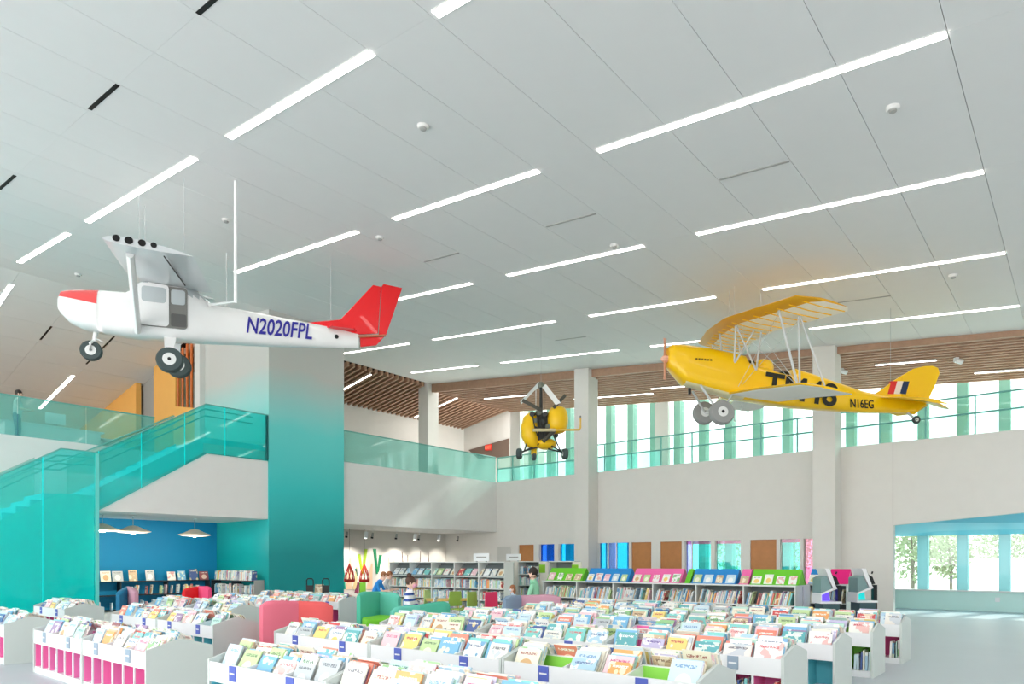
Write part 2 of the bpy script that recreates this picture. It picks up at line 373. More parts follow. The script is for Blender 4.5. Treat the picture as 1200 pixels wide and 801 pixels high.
# facade: lower and upper
fc = struct(MB().box(XW, XW+.3, -8, 24, 0, .6).build('wall_facade', mat('mint_apron', (206, 238, 232), .5)), 'low mint wall below the hall windows')
struct(MB().box(XW, XW+.3, -8, 24, 2.4, F2).build('wall_facade_spandrel', WALLW), 'white spandrel band of the facade')
win1 = struct(B(XW-.12, XW+.2, -8, 24, .6, .64).build('window_1', WHITE), 'long row of ground floor windows')
win2 = struct(B(XW-.02, XW+.3, -8, 21.6, F2, F2+.05).build('window_2', WHITE), 'tall row of upper gallery windows')
FIN = glass('fin_glass', (180, 220, 222), .8, .9, .03, (168, 208, 212))
for k in range(-8, 19):
    yc = 1.94 + 1.083*k
    if yc < 21.3:
        B(XW+.02, XW+.4, yc-.14, yc+.14, F2+.05, woodA(25.5, yc)+.05).build('fin', glass('teal_fin_glass', (170, 204, 194), .8, .92, .03, (160, 196, 184)), win2)
        B(XW+.1, XW+.115, yc+.14, yc+.943, F2+.05, woodA(25.5, yc)+.1).build('pane', GLC, win2)
    B(XW+.02, XW+.4, yc-.14, yc+.14, .64, 2.4).build('fin', FIN, win1)
    B(XW+.1, XW+.115, yc+.14, yc+.943, .64, 2.4).build('pane', GLC, win1)
struct(B(XW-.06, XW+.12, 13.12, 13.72, F2, woodA(25.4, 13.4)).build('column_4', WALLW), 'white column standing among the upper gallery windows')
struct(B(XW-.02, XW+.3, 21.0, 21.62, F2, 9.2).build('wall_jamb', WALLW), 'white jamb at the end of the upper windows')
# upper end wall with recess and exit sign
we = struct(B(28.1, 28.3, 21.5, 27.5, 2.4, 10).build('wall_end', WALLW), 'upper gallery end wall')
def onXp(px, py, X):
    r = (px-600)/800; d = X/(.7643+r*.6448); return d*(.6448-r*.7643), 1.5+(659-py)/800*d
MB().prism([onXp(549,527,28.06), onXp(596,513.5,28.06), onXp(596,535,28.06), onXp(560,537,28.06)], 'x', 28.06, 28.1).build('recess_panel', mat('dark_taupe', (120, 100, 88), .6), we)
struct(B(11.6, 28.3, 27.3, 27.5, F2-.03, 9.4).build('wall_back', WALLW), 'upper gallery back wall under the timber slats')
ex = empty('exit_sign', (28.03, onXp(572,524,28)[0], onXp(572,524,28)[1]), label='small red lit exit sign on the upper gallery wall', cat='exit sign')
B(-.03, .03, -.22, .22, -.17, .17).build('housing', mat('exit_housing', (200, 60, 50), .4), ex)
text_obj('lettering', 'EXIT', .24, mat('exit_red', (255, 70, 50), .5, emit=2.0), ex, frame_matrix((-.036, .2, -.08), (0,-1,0), (0,0,1)), width=.4)
# ---- left balcony
struct(B(14.33, XA, 19.87, 27.5, 2.85, F2-.002).build('floor', WHITE), 'upper gallery slab with deep white fascia')
struct(B(14.2, XA+.3, 23.05, 23.25, 0, 2.86).build('wall_back', mat('warm_white_wall', (226, 222, 214), .7)), 'spotlit back wall under the gallery')
# ---- tower
TG = gradient_z('tower_gradient', [(0, (0,150,152)), (.25, (50,200,200)), (.5, (104,220,216)), (.62, (160,218,214)), (.75, (208,208,202)), (1, (214,213,209))], 2.0, 10.0)
tw = MB(); x0, x1, y0, y1 = 11.49, 14.33, 19.71, 24.0
tw.add([(x0,y0,0),(x1,y0,0),(x1,y1,0),(x0,y1,0),(x0,y0,ceil_z(y0)+.05),(x1,y0,ceil_z(y0)+.05),(x1,y1,9.95),(x0,y1,9.95)],
       [(3,2,1,0),(4,5,6,7),(0,1,5,4),(1,2,6,5),(2,3,7,6),(3,0,4,7)])
tower = struct(tw.build('wall_tower', TG), 'square lift tower fading from white down to teal')
# ---- niche under the landing
struct(B(5.4, 11.49, 23.09, 23.25, 0, 2.95).build('wall_niche', BLUEW), 'deep blue back wall of the reading niche')
struct(B(6.7, 11.49, 19.9, 23.09, 2.87, 2.9).build('ceiling_niche', WHITE), 'white ceiling of the reading niche')
# ---- stair, landing, far balcony
lan = struct(MB().prism([(6.68,2.87),(9.53,4.70),(11.49,4.70),(11.49,2.87)], 'y', 19.76, 19.9).build('wall_stair_fascia', WHITE), 'white triangular fascia under the upper stair landing')
struct(B(9.5, 11.49, 19.9, 22.75, 4.75, F2-.004).build('floor', WHITE), 'upper stair landing')
struct(B(-8, 11.49, 22.75, 37, 2.95, F2).build('floor', WHITE), 'far balcony slab with white fascia')
struct(B(-8, 5.4, 23.09, 23.25, 0, 2.95).build('wall_under_balcony', TEAL), 'teal wall under the far balcony')
sr = empty('staircase', (0, 0, 0), label='wide teal staircase rising behind glass to the upper floor', cat='staircase')
MB().prism([(.47,0),(5.81,3.26),(6.62,3.26),(6.62,0)], 'y', 19.95, 20.05).build('side_wall', TEAL, sr)
n = 18
for k in range(n):
    xa = .6 + k*(5.81-.6)/n; za = (k+1)*3.26/n
    B(xa, xa+.33, 20.06, 21.7, za-.19, za-.01).build('step', CYAN, sr)
B(5.81, 6.62, 20.06, 21.7, 3.05, 3.26).build('landing', CYAN, sr)
n = 10
for k in range(n):
    xa = 6.62 + k*(9.5-6.62)/n; za = 3.26 + (k+1)*1.77/n
    B(xa, xa+.33, 20.06, 21.7, za-.2, za-.01).build('step', CYAN, sr)
MB().prism([(6.62,2.9),(6.62,3.4),(9.5,5.2),(11.45,5.2),(11.45,4.75),(9.53,4.75)], 'y', 19.93, 20.04).build('stringer', CYAN, sr)
MB().prism([(6.62,2.95),(6.62,3.4),(9.5,5.2),(9.5,4.8)], 'y', 21.7, 21.78).build('stringer', CYAN, sr)
# stair glass panels
gl = empty('stair_balustrade', (0, 19.72, 0), label='teal tinted glass balustrade of the staircase with steel handrails', cat='balustrade')
def gtop(x):
    P = [(-1, .1),(.47,1.0),(5.81,4.36),(6.58,4.36),(9.5,6.13),(11.47,6.13)]
    for (a, b), (c, d) in zip(P, P[1:]):
        if a <= x <= c: return b + (d-b)*(x-a)/(c-a)
    return P[-1][1]
def gbot(x):
    if x < 6.665: return .02
    return min(4.70, max(2.87, 2.87 + (x-6.68)*(4.70-2.87)/(9.53-6.68)))
js = [.6, 1.8, 3.0, 4.2, 5.41, 6.66, 7.71, 8.88, 10.07, 11.47]
for a, b in zip(js, js[1:]):
    a += .008; b -= .008
    xs = [a] + [p for p in (5.81, 6.58, 9.5, 9.53) if a < p < b] + [b]
    poly = [(p, gbot(p)) for p in xs] + [(p, gtop(p)) for p in reversed(xs)]
    if b < 6.66: poly = [(a, .02), (b, .02)] + [(p, gtop(p)) for p in reversed(xs)]
    MB().prism(poly, 'y', 0, .02).build('glass_panel', GLS, gl)
MB().tube([(x, .01, gtop(x)+.01) for x in (.6, 5.81, 6.58, 9.5, 11.47)], .018).build('top_rail', TSTEEL, gl)
for dz in (-.12, -.32):
    MB().tube([(x, .1, gtop(x)+dz) for x in (.6, 5.75, 6.58, 9.5, 11.0)], .02).build('handrail', TSTEEL, gl)
for x in js[1:-1]:
    B(x-.008, x+.008, -.005, .03, gbot(x+.05) if x > 6.67 else .02, gtop(x)).build('joint_clip', TEAL, gl)
B(11.40, 11.47, -.01, .05, 4.72, 6.12).build('end_post', mat('dark_teal_post', (0, 96, 96), .5), gl)
B(6.58, 6.66, -.03, .05, .02, 4.34).build('end_post', mat('light_teal_post', (110, 215, 208), .4), gl)
gi = empty('stair_balustrade', (0, 21.87, 0), label='inner glass balustrade of the staircase beside the far balcony', cat='balustrade')
for a, b in ((.6,3),(3,5.81),(6.58,8.0),(8.0,9.5)):
    MB().prism([(a,gtop(a)-1.05),(b,gtop(b)-1.05),(b,gtop(b)),(a,gtop(a))], 'y', 0, .015).build('glass_panel', GLTOP, gi)
for dz in (-.05, -.28):
    MB().tube([(x, -.06, gtop(x)+dz) for x in (.6, 5.75, 6.4, 9.5)], .02).build('handrail', TSTEEL, gi)
# far balcony glass
def balustrade(name, pts, z0, z1, g, label, axis, joints, rail=False, fixed=0):
    r = empty(name, (0, fixed, 0) if axis == 'x' else (fixed, 0, 0), label=label, cat='balustrade')
    for a, b in zip(joints, joints[1:]):
        a += .008; b -= .008
        if axis == 'x': B(a, b, 0, .02, z0, z1).build('glass_panel', g, r)
        else: B(0, .02, a, b, z0, z1).build('glass_panel', g, r)
    a, b = joints[0], joints[-1]
    P = (lambda t, z: (t, .01, z)) if axis == 'x' else (lambda t, z: (.01, t, z))
    MB().tube([P(a, z1+.01), P(b, z1+.01)], .02).build('top_rail', TSTEEL, r)
    return r
balustrade('glass_balustrade', None, F2, 6.12, GLT, 'teal glass balustrade of the far balcony above the staircase', 'x', [-6,-2.6,-.4,1.1,2.5,4.0,5.65,7.35,9.3], fixed=22.76)
balustrade('glass_balustrade', None, F2, 6.12, GLT, 'teal glass balustrade on the white gallery beside the tower', 'x', [14.4,14.75,16.5,18.4,20.4,22.1,22.48], fixed=19.9)
# window-side balustrade with posts and rails
bw = empty('glass_balustrade', (XA+.05, 0, 0), label='long green glass balustrade with posts and rails on the window-side gallery', cat='balustrade')
PY = [-4.6, -3.4, -2.2, -1.1, .05, 1.2, 2.37, 3.55, 4.73, 5.9, 7.1, 8.26, 9.52, 10.7, 11.91, 13.13, 14.33, 15.4, 16.6, 17.8, 19.0, 19.87]
for a, b in zip(PY, PY[1:]):
    B(0, .015, a+.01, b-.01, F2, 5.6).build('glass_panel', GLW if a < 11 else GLT, bw)
    B(0, .015, a+.01, b-.01, 5.63, 6.08).build('glass_panel', GLTOP, bw)
for p in PY: B(-.01, .035, p-.02, p+.02, F2, 6.1).build('post', TSTEEL, bw)
for z in (5.615, 6.1): MB().tube([(.01, PY[0], z), (.01, PY[-1], z)], .026).build('rail', TSTEEL, bw)
# ---- far left upper floor: amber wall, timber fins
yw = MB(); X = 11.4
yw.prism([(24.0,F2),(36.8,F2),(36.8,desc_z(36.8)),(29.7,desc_z(29.7)),(29.7,F2+.02),(28.0,F2+.02),(28.0,desc_z(28)),(26.1,desc_z(26.1)),(26.1,7.35),(24.0,6.95)], 'x', X, X+.2)
ywo = struct(yw.build('wall_amber', YELW), 'amber wall of the upper floor with timber fins')
MB().prism([(27.5,F2),(35,F2),(35,desc_z(35)-.01),(27.5,desc_z(27.5)-.01)], 'x', X+.3, X+.4).build('recess_panel', GREYP, ywo)
cpanel(11.4, 12.6, 27.4, 37, 0, 0, desc_z, .1).build('ceiling_panel', CEIL, c2)
for k in range(6):
    yy = 24.15 + k*.36
    B(X+.02, X+.07, yy-.05, yy+.05, 6.9, desc_z(yy)-.1).build('fin', ORAW, ywo)
B(14.0, 14.2, 24.0, 27.3, F2, 9.3).build('inner_partition', GREYP, ywo)
struct(B(-8, 11.6, 36.8, 37, F2, 8.2).build('wall_far', GREYP), 'far wall of the upper floor')
struct(B(11.3, 11.49, 23.95, 24.35, F2, 9.8).build('column_5', WALLW), 'narrow white pier beside the tower')
# outlet plate
B(XW-.02, XW, 2.05, 2.17, .3, .44).build('socket_plate', LAMW, fc)

# ================================================================== BOOKS
def cover_material(name, a, b, c, kind):
    m = bpy.data.materials.new(name); m.use_nodes = True; nt = m.node_tree; bs = nt.nodes['Principled BSDF']
    bs.inputs['Roughness'].default_value = .35; L = nt.links.new; N = nt.nodes.new
    uv = N('ShaderNodeUVMap'); sp = N('ShaderNodeSeparateXYZ'); L(uv.outputs[0], sp.inputs[0])
    oi = N('ShaderNodeObjectInfo')
    def math_(op, x, y=None, z=None):
        n = N('ShaderNodeMath'); n.operation = op
        for i, q in enumerate((x, y, z)):
            if q is None: continue
            if isinstance(q, (int, float)): n.inputs[i].default_value = q
            else: L(q, n.inputs[i])
        return n.outputs[0]
    fu = math_('FRACT', sp.outputs[0]); fv = math_('FRACT', sp.outputs[1])
    off = N('ShaderNodeVectorMath'); off.operation = 'ADD'; L(uv.outputs[0], off.inputs[0])
    cb = N('ShaderNodeCombineXYZ'); L(math_('MULTIPLY', oi.outputs['Random'], 37.0), cb.inputs[2]); L(cb.outputs[0], off.inputs[1])
    if kind == 0:
        t = N('ShaderNodeTexNoise'); t.inputs['Scale'].default_value = 2.6; L(off.outputs[0], t.inputs['Vector']); v = math_('GREATER_THAN', t.outputs['Fac'], .54)
    elif kind == 1:
        t = N('ShaderNodeTexVoronoi'); t.inputs['Scale'].default_value = 2.2; L(off.outputs[0], t.inputs['Vector']); v = math_('LESS_THAN', t.outputs['Distance'], .32)
    else:
        du = math_('SUBTRACT', fu, .5); dv = math_('SUBTRACT', fv, .36)
        v = math_('LESS_THAN', math_('ADD', math_('MULTIPLY', du, du), math_('MULTIPLY', dv, dv)), .075)
    m1 = N('ShaderNodeMix'); m1.data_type = 'RGBA'; m1.inputs[6].default_value = (*lin(a), 1); m1.inputs[7].default_value = (*lin(b), 1); L(v, m1.inputs[0])
    # title: a row of uneven dashes near the top
    inb = math_('MULTIPLY', math_('GREATER_THAN', fv, .78), math_('LESS_THAN', fv, .87))
    inb = math_('MULTIPLY', inb, math_('MULTIPLY', math_('GREATER_THAN', fu, .15), math_('LESS_THAN', fu, .85)))
    n1 = N('ShaderNodeTexNoise'); n1.inputs['Scale'].default_value = 22; L(off.outputs[0], n1.inputs['Vector'])
    inb = math_('MULTIPLY', inb, math_('GREATER_THAN', n1.outputs['Fac'], .47))
    m2 = N('ShaderNodeMix'); m2.data_type = 'RGBA'; m2.inputs[7].default_value = (*lin(c), 1); L(m1.outputs[2], m2.inputs[6]); L(inb, m2.inputs[0])
    L(m2.outputs[2], bs.inputs['Base Color'])
    return m
CV = [('pale blue',(176,210,232),(236,240,240),(60,90,150)), ('sky blue',(120,184,224),(230,236,214),(250,250,240)), ('cream',(244,238,218),(214,170,120),(150,70,60)),
      ('white',(246,246,242),(240,190,186),(200,60,70)), ('white and blue',(244,246,246),(120,170,210),(60,80,120)), ('mint',(190,228,214),(246,246,232),(40,110,110)),
      ('teal',(96,176,182),(220,236,226),(250,250,250)), ('light pink',(246,204,212),(252,240,236),(190,60,110)), ('coral',(240,140,118),(252,226,200),(255,250,240)),
      ('red',(216,84,84),(246,220,190),(255,250,240)), ('yellow',(246,220,130),(252,246,220),(190,70,50)), ('pale green',(196,222,160),(244,244,220),(70,110,60)),
      ('lavender',(200,194,226),(244,240,250),(90,70,150)), ('navy',(74,96,156),(226,206,150),(250,240,210)), ('grey',(190,198,202),(236,238,238),(70,80,90)),
      ('tan',(214,186,150),(246,232,206),(110,70,40)), ('orange',(244,170,100),(255,236,200),(255,255,250)), ('white and yellow',(250,248,240),(248,214,120),(80,120,160)),
      ('white and green',(246,248,244),(150,200,140),(60,110,80)), ('dusty purple',(160,130,170),(232,220,236),(250,246,250)), ('ice blue',(208,230,240),(250,250,250),(90,140,190)),
      ('off-white',(238,236,228),(206,214,220),(90,90,100)), ('turquoise',(130,210,206),(250,248,236),(210,80,80)), ('maroon',(150,76,84),(236,206,190),(250,240,230))]
WT = [9,7,6,9,8,6,4,4,3,2,3,3,3,2,3,3,2,5,4,1.5,9,7,4,1]
PALE = lambda c, k=.06: tuple(v + (250-v)*k for v in c)
COVER = [cover_material('book_cover_' + n.replace(' ', '_'), PALE(a), PALE(b), PALE(c, .25), i % 3) for i, (n, a, b, c) in enumerate(CV)]
PAGES = mat('book_pages', (240, 236, 226), .8)
def pick(): return random.choices(range(len(CV)), WT)[0]
# unit book: x = thickness (cover faces -x), y = width (spine at y=0), z = height
def book_mesh(k):
    me = bpy.data.meshes.new('book')
    mb = MB()
    mb.box(0, .14, 0, 1, 0, 1, 0); mb.box(.86, 1, 0, 1, 0, 1, 0); mb.box(.14, .86, 0, .02, 0, 1, 0); mb.box(.14, .86, .02, .96, .02, .98, 1)
    me.from_pydata(mb.v, [], mb.f); me.materials.append(COVER[k]); me.materials.append(PAGES)
    ul = me.uv_layers.new(name='UVMap')
    for p, i in zip(me.polygons, mb.m):
        p.material_index = i
        for li in p.loop_indices:
            co = me.vertices[me.loops[li].vertex_index].co
            ul.data[li].uv = (.005 + .99*(1-co.y), .005 + .99*co.z)
    return me
BOOKM = [book_mesh(k) for k in range(len(CV))]
class BookMass:
    """all the books that are not built one by one, in one mesh"""
    def __init__(s): s.v = []; s.f = []; s.m = []; s.uv = []
    def add(s, M, k):
        n = len(s.v); s.v += [tuple(M @ Vector(c)) for c in ((0,0,0),(1,0,0),(1,1,0),(0,1,0),(0,0,1),(1,0,1),(1,1,1),(0,1,1))]
        u0 = random.randint(0, 40); v0 = random.randint(0, 40)
        for f, mi in (((3,2,1,0),24),((4,5,6,7),24),((0,1,5,4),k),((1,2,6,5),k),((2,3,7,6),24),((3,0,4,7),k)):
            s.f.append([i+n for i in f]); s.m.append(mi)
            for i in f:
                c = ((0,0,0),(1,0,0),(1,1,0),(0,1,0),(0,0,1),(1,0,1),(1,1,1),(0,1,1))[i]
                s.uv.append((u0 + .005 + .99*(1-c[1]), v0 + .005 + .99*c[2]))
    def build(s, name, **kw):
        me = bpy.data.meshes.new(name); me.from_pydata(s.v, [], s.f)
        for m in COVER + [PAGES]: me.materials.append(m)
        me.polygons.foreach_set('material_index', s.m)
        ul = me.uv_layers.new(name='UVMap'); ul.data.foreach_set('uv', [c for p in s.uv for c in p])
        o = bpy.data.objects.new(name, me); COL.objects.link(o); return tag(o, **kw)
CANDS = []     # (score, matrix, cover, label, group)
MASS = BookMass()
def cpos(p):
    d = p[0]*.7643 + p[1]*.6448; r = p[0]*.6448 - p[1]*.7643
    if d < .5: return None
    return 600 + 800*r/d, 659 - 800*(p[2]-1.5)/d, d
def add_book(M, k, vis, label, group):
    q = cpos(M @ Vector((.5,.5,.9)))
    if q is None or not (-30 < q[0] < 1230 and q[1] < 830): return
    CANDS.append((vis / q[2]**2, M, k, label, group))
def BM(o, th, w, h, lean, yaw=0, face=1):
    """matrix of a book standing at o, leaning back by lean, cover towards -x turned by yaw"""
    M = Matrix.Translation(o) @ Matrix.Rotation(yaw, 4, 'Z') @ Matrix.Rotation(lean, 4, 'Y')
    return M @ Matrix.Diagonal((th, w, h, 1))

# ------------------------------------------------------------------ book bins
BW, EAVE, PEAK = .70, .60, .69
LIN = {'pink': mat('pink_liner', (246, 124, 188), .5), 'teal': mat('teal_liner', (104, 200, 214), .5), 'lime': mat('lime_liner', (150, 220, 92), .5), 'magenta': mat('magenta_liner', (222, 92, 156), .5)}
TAGB = mat('tag_blue', (88, 104, 190), .5); TAGG = mat('tag_grey', (150, 168, 186), .5)
def bin_meshes(L, nc):
    """meshes of one bin of length L with nc cubbies a side (shared by alike bins)"""
    hp = [(0,.0),(BW,.0),(BW,EAVE),(BW*.54,PEAK),(BW*.46,PEAK),(0,EAVE)]
    D = {}
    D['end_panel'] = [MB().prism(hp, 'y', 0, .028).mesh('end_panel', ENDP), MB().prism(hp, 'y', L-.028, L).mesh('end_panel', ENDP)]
    D['apron'] = [B(.006, .026, .028, L-.028, .40, EAVE-.02).mesh('apron', LAMW), B(BW-.026, BW-.006, .028, L-.028, .40, EAVE-.02).mesh('apron', LAMW)]
    D['plinth'] = [B(.012, BW-.012, .028, L-.028, 0, .085).mesh('plinth', LAMW)]
    D['ridge_board'] = [B(BW/2-.012, BW/2+.012, .028, L-.028, .085, PEAK-.06).mesh('ridge_board', LAMW)]
    D['tray'] = None
    cw = (L-.056)/nc
    nt_ = max(1, nc//2)
    tw_ = (L-.056)/nt_
    td = lambda y: [MB().prism([(.026,.42),(BW/2-.012,.42),(BW/2-.012,PEAK-.06),(.026,EAVE-.03)], 'y', y-.008, y+.008).mesh('tray_divider', LAMW),
                    MB().prism([(BW-.026,.42),(BW/2+.012,.42),(BW/2+.012,PEAK-.06),(BW-.026,EAVE-.03)], 'y', y-.008, y+.008).mesh('tray_divider', LAMW)]
    D['tray_divider'] = [m for i in range(1, nt_) for m in td(.028+tw_*i)]
    return D, cw, nt_, tw_
BINC = {}
def book_bin(X, Y, L, color, label, short, group, near_end_first=True, tags=2):
    nc = max(2, round(L/.305)); key = (round(L, 2), nc)
    if key not in BINC: BINC[key] = bin_meshes(L, nc)
    D, cw, nt_, tw_ = BINC[key]
    r = empty('book_bin', (X, Y, 0), label=label, cat='book bin', group=group)
    for nm, ms in D.items():
        for me in ms or []: inst(nm, me, r)
    lk = (key, color)
    if lk not in BINC:
        BINC[lk] = [MB().add([(.026,.03,.445),(BW/2-.012,.03,.515),(BW/2-.012,L-.03,.515),(.026,L-.03,.445),(.026,.03,.40),(BW/2-.012,.03,.385),(BW/2-.012,L-.03,.385),(.026,L-.03,.40)],
                       [(3,2,1,0),(4,5,6,7),(0,1,5,4),(1,2,6,5),(2,3,7,6),(3,0,4,7)]).box(.0265,.03,.03,L-.03,.445,EAVE-.03).box(BW/2-.02,BW/2-.0125,.03,L-.03,.44,PEAK-.07).mesh('tray', LIN[color]),
                    B(BW/2-.02, BW/2-.0125, .03, L-.03, .086, .385).mesh('cubby_back', LIN[color])]
        b2 = []
        for me in BINC[lk]:
            m2 = me.copy()
            for v in m2.vertices: v.co.x = BW - v.co.x
            m2.flip_normals(); b2.append(m2)
        BINC[lk] += b2
    for i, me in enumerate(BINC[lk]): inst('tray' if i % 2 == 0 else 'cubby_back', me, r)
    dk = (key, color, 'div')
    if dk not in BINC:
        BINC[dk] = [MB().box(.022, BW/2-.021, -.011, .011, .085, .385, 0).box(.008, .022, -.012, .012, .085, .40, 1).mesh('cubby_divider', [LIN[color], LAMW]),
                    MB().box(BW/2+.021, BW-.022, -.011, .011, .085, .385, 0).box(BW-.022, BW-.008, -.012, .012, .085, .40, 1).mesh('cubby_divider', [LIN[color], LAMW]),
                    MB().box(.022, BW/2-.021, .0285, .034, .086, .385, 0).mesh('cubby_side', LIN[color]), B(.022, BW/2-.021, L-.034, L-.0285, .086, .385).mesh('cubby_side', LIN[color])]
    for i in range(1, nc):
        for me in BINC[dk][:2]: inst('cubby_divider', me, r, (0, .028+cw*i, 0))
    for me in BINC[dk][2:]: inst('cubby_side', me, r)
    for i in range(tags):
        y = L*(i+.5)/tags
        t = B(-.004, .006, y-.055, y+.055, .44, .575).build('label_tag', TAGB if color != 'pink' else TAGG, r)
        B(-.006, -.004, y-.04, y+.04, .50, .515).build('lettering', LAMW, t)
    # books: two stacks per tray compartment and side
    sw = tw_/2
    ns = nt_*2
    for side in (0, 1):
        for i in range(ns):
            y0 = Y + .028 + sw*i
            if side == 0 and random.random() < .03: continue
            nb = random.randint(9, 15) if random.random() < .8 else random.randint(3, 7)
            x = .055; lean = R(random.uniform(20, 34))
            wmax = sw - .03; yw_ = R(random.uniform(-3, 3))
            n_order = ns - i
            for j in range(nb):
                th = random.uniform(.007, .018); wd = min(wmax, random.uniform(.21, .29)); h = random.uniform(.235, .315)
                if x > .25: break
                yo = y0 + .01 + random.random()*max(.005, wmax-wd)
                ln = lean; k = pick()
                if side == 0: M = BM((X + x, yo, .453 + (x-.055)*.25), th, wd, h, ln, yw_)
                else: M = BM((X + BW - x, yo + wd, .453 + (x-.055)*.25), th, wd, h, ln, math.pi + yw_)
                vis = (1.0 if j == 0 else .42) * (1 if side == 0 else .3) * wd * h
                pos = 'fronting' if j == 0 else ORD[j] + ' in'
                lb = f'{CV[k][0]} book {pos} {ORD[i]} stack, {short}' if side == 0 else f'{CV[k][0]} book {pos} {ORD[i]} far-side stack, {short}'
                add_book(M, k, vis, lb, 'picture books in the bins')
                x += th/math.cos(ln) + random.uniform(.001, .006)
    # a few books in the cubbies
    for i in range(nc):
        for j in range(random.choice((0, 0, 2, 4, 6))):
            th = random.uniform(.012, .03); h = random.uniform(.2, .27); k = pick()
            yo = Y + .045 + cw*i + j*.034
            if yo > Y + .028 + cw*(i+1) - .05: break
            M = Matrix.Translation((X+.06, yo+th, .087)) @ Matrix.Rotation(-math.pi/2, 4, 'Z') @ Matrix.Rotation(R(random.uniform(-1, 4)), 4, 'Y') @ Matrix.Diagonal((th, .2, h, 1))
            MASS.add(M, k)
    return r
def row(X, y0, y1, colors, rowname, group, names):
    n = len(colors); L = (y1 - y0)/n
    for i, c in enumerate(colors):
        book_bin(X, y0 + i*L, L-.006, c, f'white {c}-lined book bin, {names[i]} unit, {rowname}', f'{names[i]} unit, {rowname}', group)
U3 = ['nearest', 'middle', 'farthest']
CG = 'central book bins'; LG = 'book bins on the stair side'
row(3.05, .75, 6.31, ['teal','teal','teal'], 'first central row', CG, U3)
row(4.85, 2.24, 8.2, ['lime','lime','lime'], 'second central row', CG, U3)
row(6.60, 2.2, 8.2, ['pink','lime','teal'], 'third central row', CG, U3)
row(8.13, 2.15, 8.2, ['teal','pink','lime'], 'fourth central row', CG, U3)
row(9.78, 2.13, 8.2, ['lime','teal','lime'], 'fifth central row', CG, U3)
row(11.41, 2.1, 8.2, ['magenta','lime','teal'], 'sixth central row', CG, U3)
U2 = ['near', 'far']
row(2.92, 7.36, 11.06, ['pink','pink'], 'first stair-side row', LG, U2)
row(2.85, 12.15, 15.9, ['pink','pink'], 'first stair-side row past gap', LG, U2)
row(4.75, 9.65, 13.5, ['teal','teal'], 'second stair-side row', LG, U2)
row(4.55, 15.25, 17.2, ['magenta'], 'second stair-side row past gap', LG, ['single'])
row(6.4, 12.4, 16.0, ['teal','teal'], 'third stair-side row', LG, U2)
row(7.9, 12.8, 16.5, ['pink','pink'], 'fourth stair-side row', LG, U2)
row(9.6, 13.4, 17.2, ['magenta','magenta'], 'fifth stair-side row', LG, U2)

# ------------------------------------------------------------------ shelving helpers
SHG = mat('shelf_grey_white', (226, 229, 226), .4); SHB = mat('shelf_back_grey', (120, 130, 132), .6); BEIGE = mat('beige_end_panel', (228, 222, 210), .6)
DKSH = mat('dark_shelf', (40, 52, 60), .5)
def spine_row(org, ux, L, z, depth, hmax, lean=0.0, dens=1.0):
    """a row of spine-out books from org along unit vector ux; spines face the reader to the right-hand side of ux turned by -90"""
    ux = Vector(ux); yaw = math.atan2(ux.y, ux.x)
    t = .02
    while t < L - .05:
        if random.random() > dens: t += random.uniform(.03, .18); continue
        th = random.uniform(.012, .038); h = hmax*random.uniform(.72, .96)
        p = Vector(org) + ux*t
        M = Matrix.Translation((p.x, p.y, z)) @ Matrix.Rotation(yaw, 4, 'Z') @ Matrix.Rotation(R(lean + random.uniform(-2, 3)), 4, 'Y') @ Matrix.Diagonal((th, depth*random.uniform(.7, .9), h, 1))
        MASS.add(M, pick()); t += th + (.004 if lean == 0 else .012)
def face_book(name, M, k, label, group):
    o = bpy.data.objects.new(name, BOOKM[k]); COL.objects.link(o); o.matrix_world = M
    return tag(o, label, 'book', group)

def yat(px, X):
    r = (px-600)/800; return X*(.6448-r*.7643)/(.7643+r*.6448)
# tall shelves (facing -x), along y
def tall_shelf(X, y0, y1, H, bays, label, top_display=False, cat='bookshelf', D=.42, lv=(.06,.42,.76,1.12)):
    r = empty('bookshelf', (X, y0, 0), label=label, cat=cat)
    L = y1 - y0
    B(D-.02, D, 0, L, 0, H).build('back_panel', SHB, r)
    for i in range(bays+1):
        y = L*i/bays; B(0, D-.02, max(0, y-.015), min(L, y+.015), 0, H).build('upright', SHG, r)
    for z in lv: B(.01, D-.02, .016, L-.016, z-.025, z).build('shelf', SHG, r)
    B(-.01, D+.01, -.01, L+.01, H, H+.03).build('top_board', SHG, r)
    B(0, D-.02, .016, L-.016, 0, .03).build('plinth', SHG, r)
    return r
TSY = yat(591, 14.6)
TS = tall_shelf(14.6, TSY, 17.6, 1.5, 5, 'long tall grey-white bookshelf with a slanted display row behind the sofas', lv=(.06,.42,.76,1.1))
for z, h in ((.06,.3),(.42,.28),(.76,.28)):
    for i in range(5):
        spine_row((14.64, TSY+(17.6-TSY)*(i+1)/5-.03, 0), (0,-1,0), (17.6-TSY)/5-.06, z, .28, h, 0, .93)
MB().prism([(14.62,1.12),(14.95,1.42),(14.97,1.4),(14.64,1.10)], 'y', TSY+.03, 17.56).build('display_slope', SHB, TS).matrix_parent_inverse = Matrix.Translation((-14.6,-TSY,0))
y = TSY + .1; n = 0
while y < 17.3:
    k = pick(); wd = random.uniform(.17, .24)
    M = BM((14.63, y, 1.13), .012, wd, .25, R(38))
    face_book('display_book', M, k, f'{CV[k][0]} book face-out on the tall shelf slope, {ORD[n]} from the open end', 'face-out books on the tall shelf')
    y += wd + random.uniform(.05, .1); n += 1
    if n > 19: break
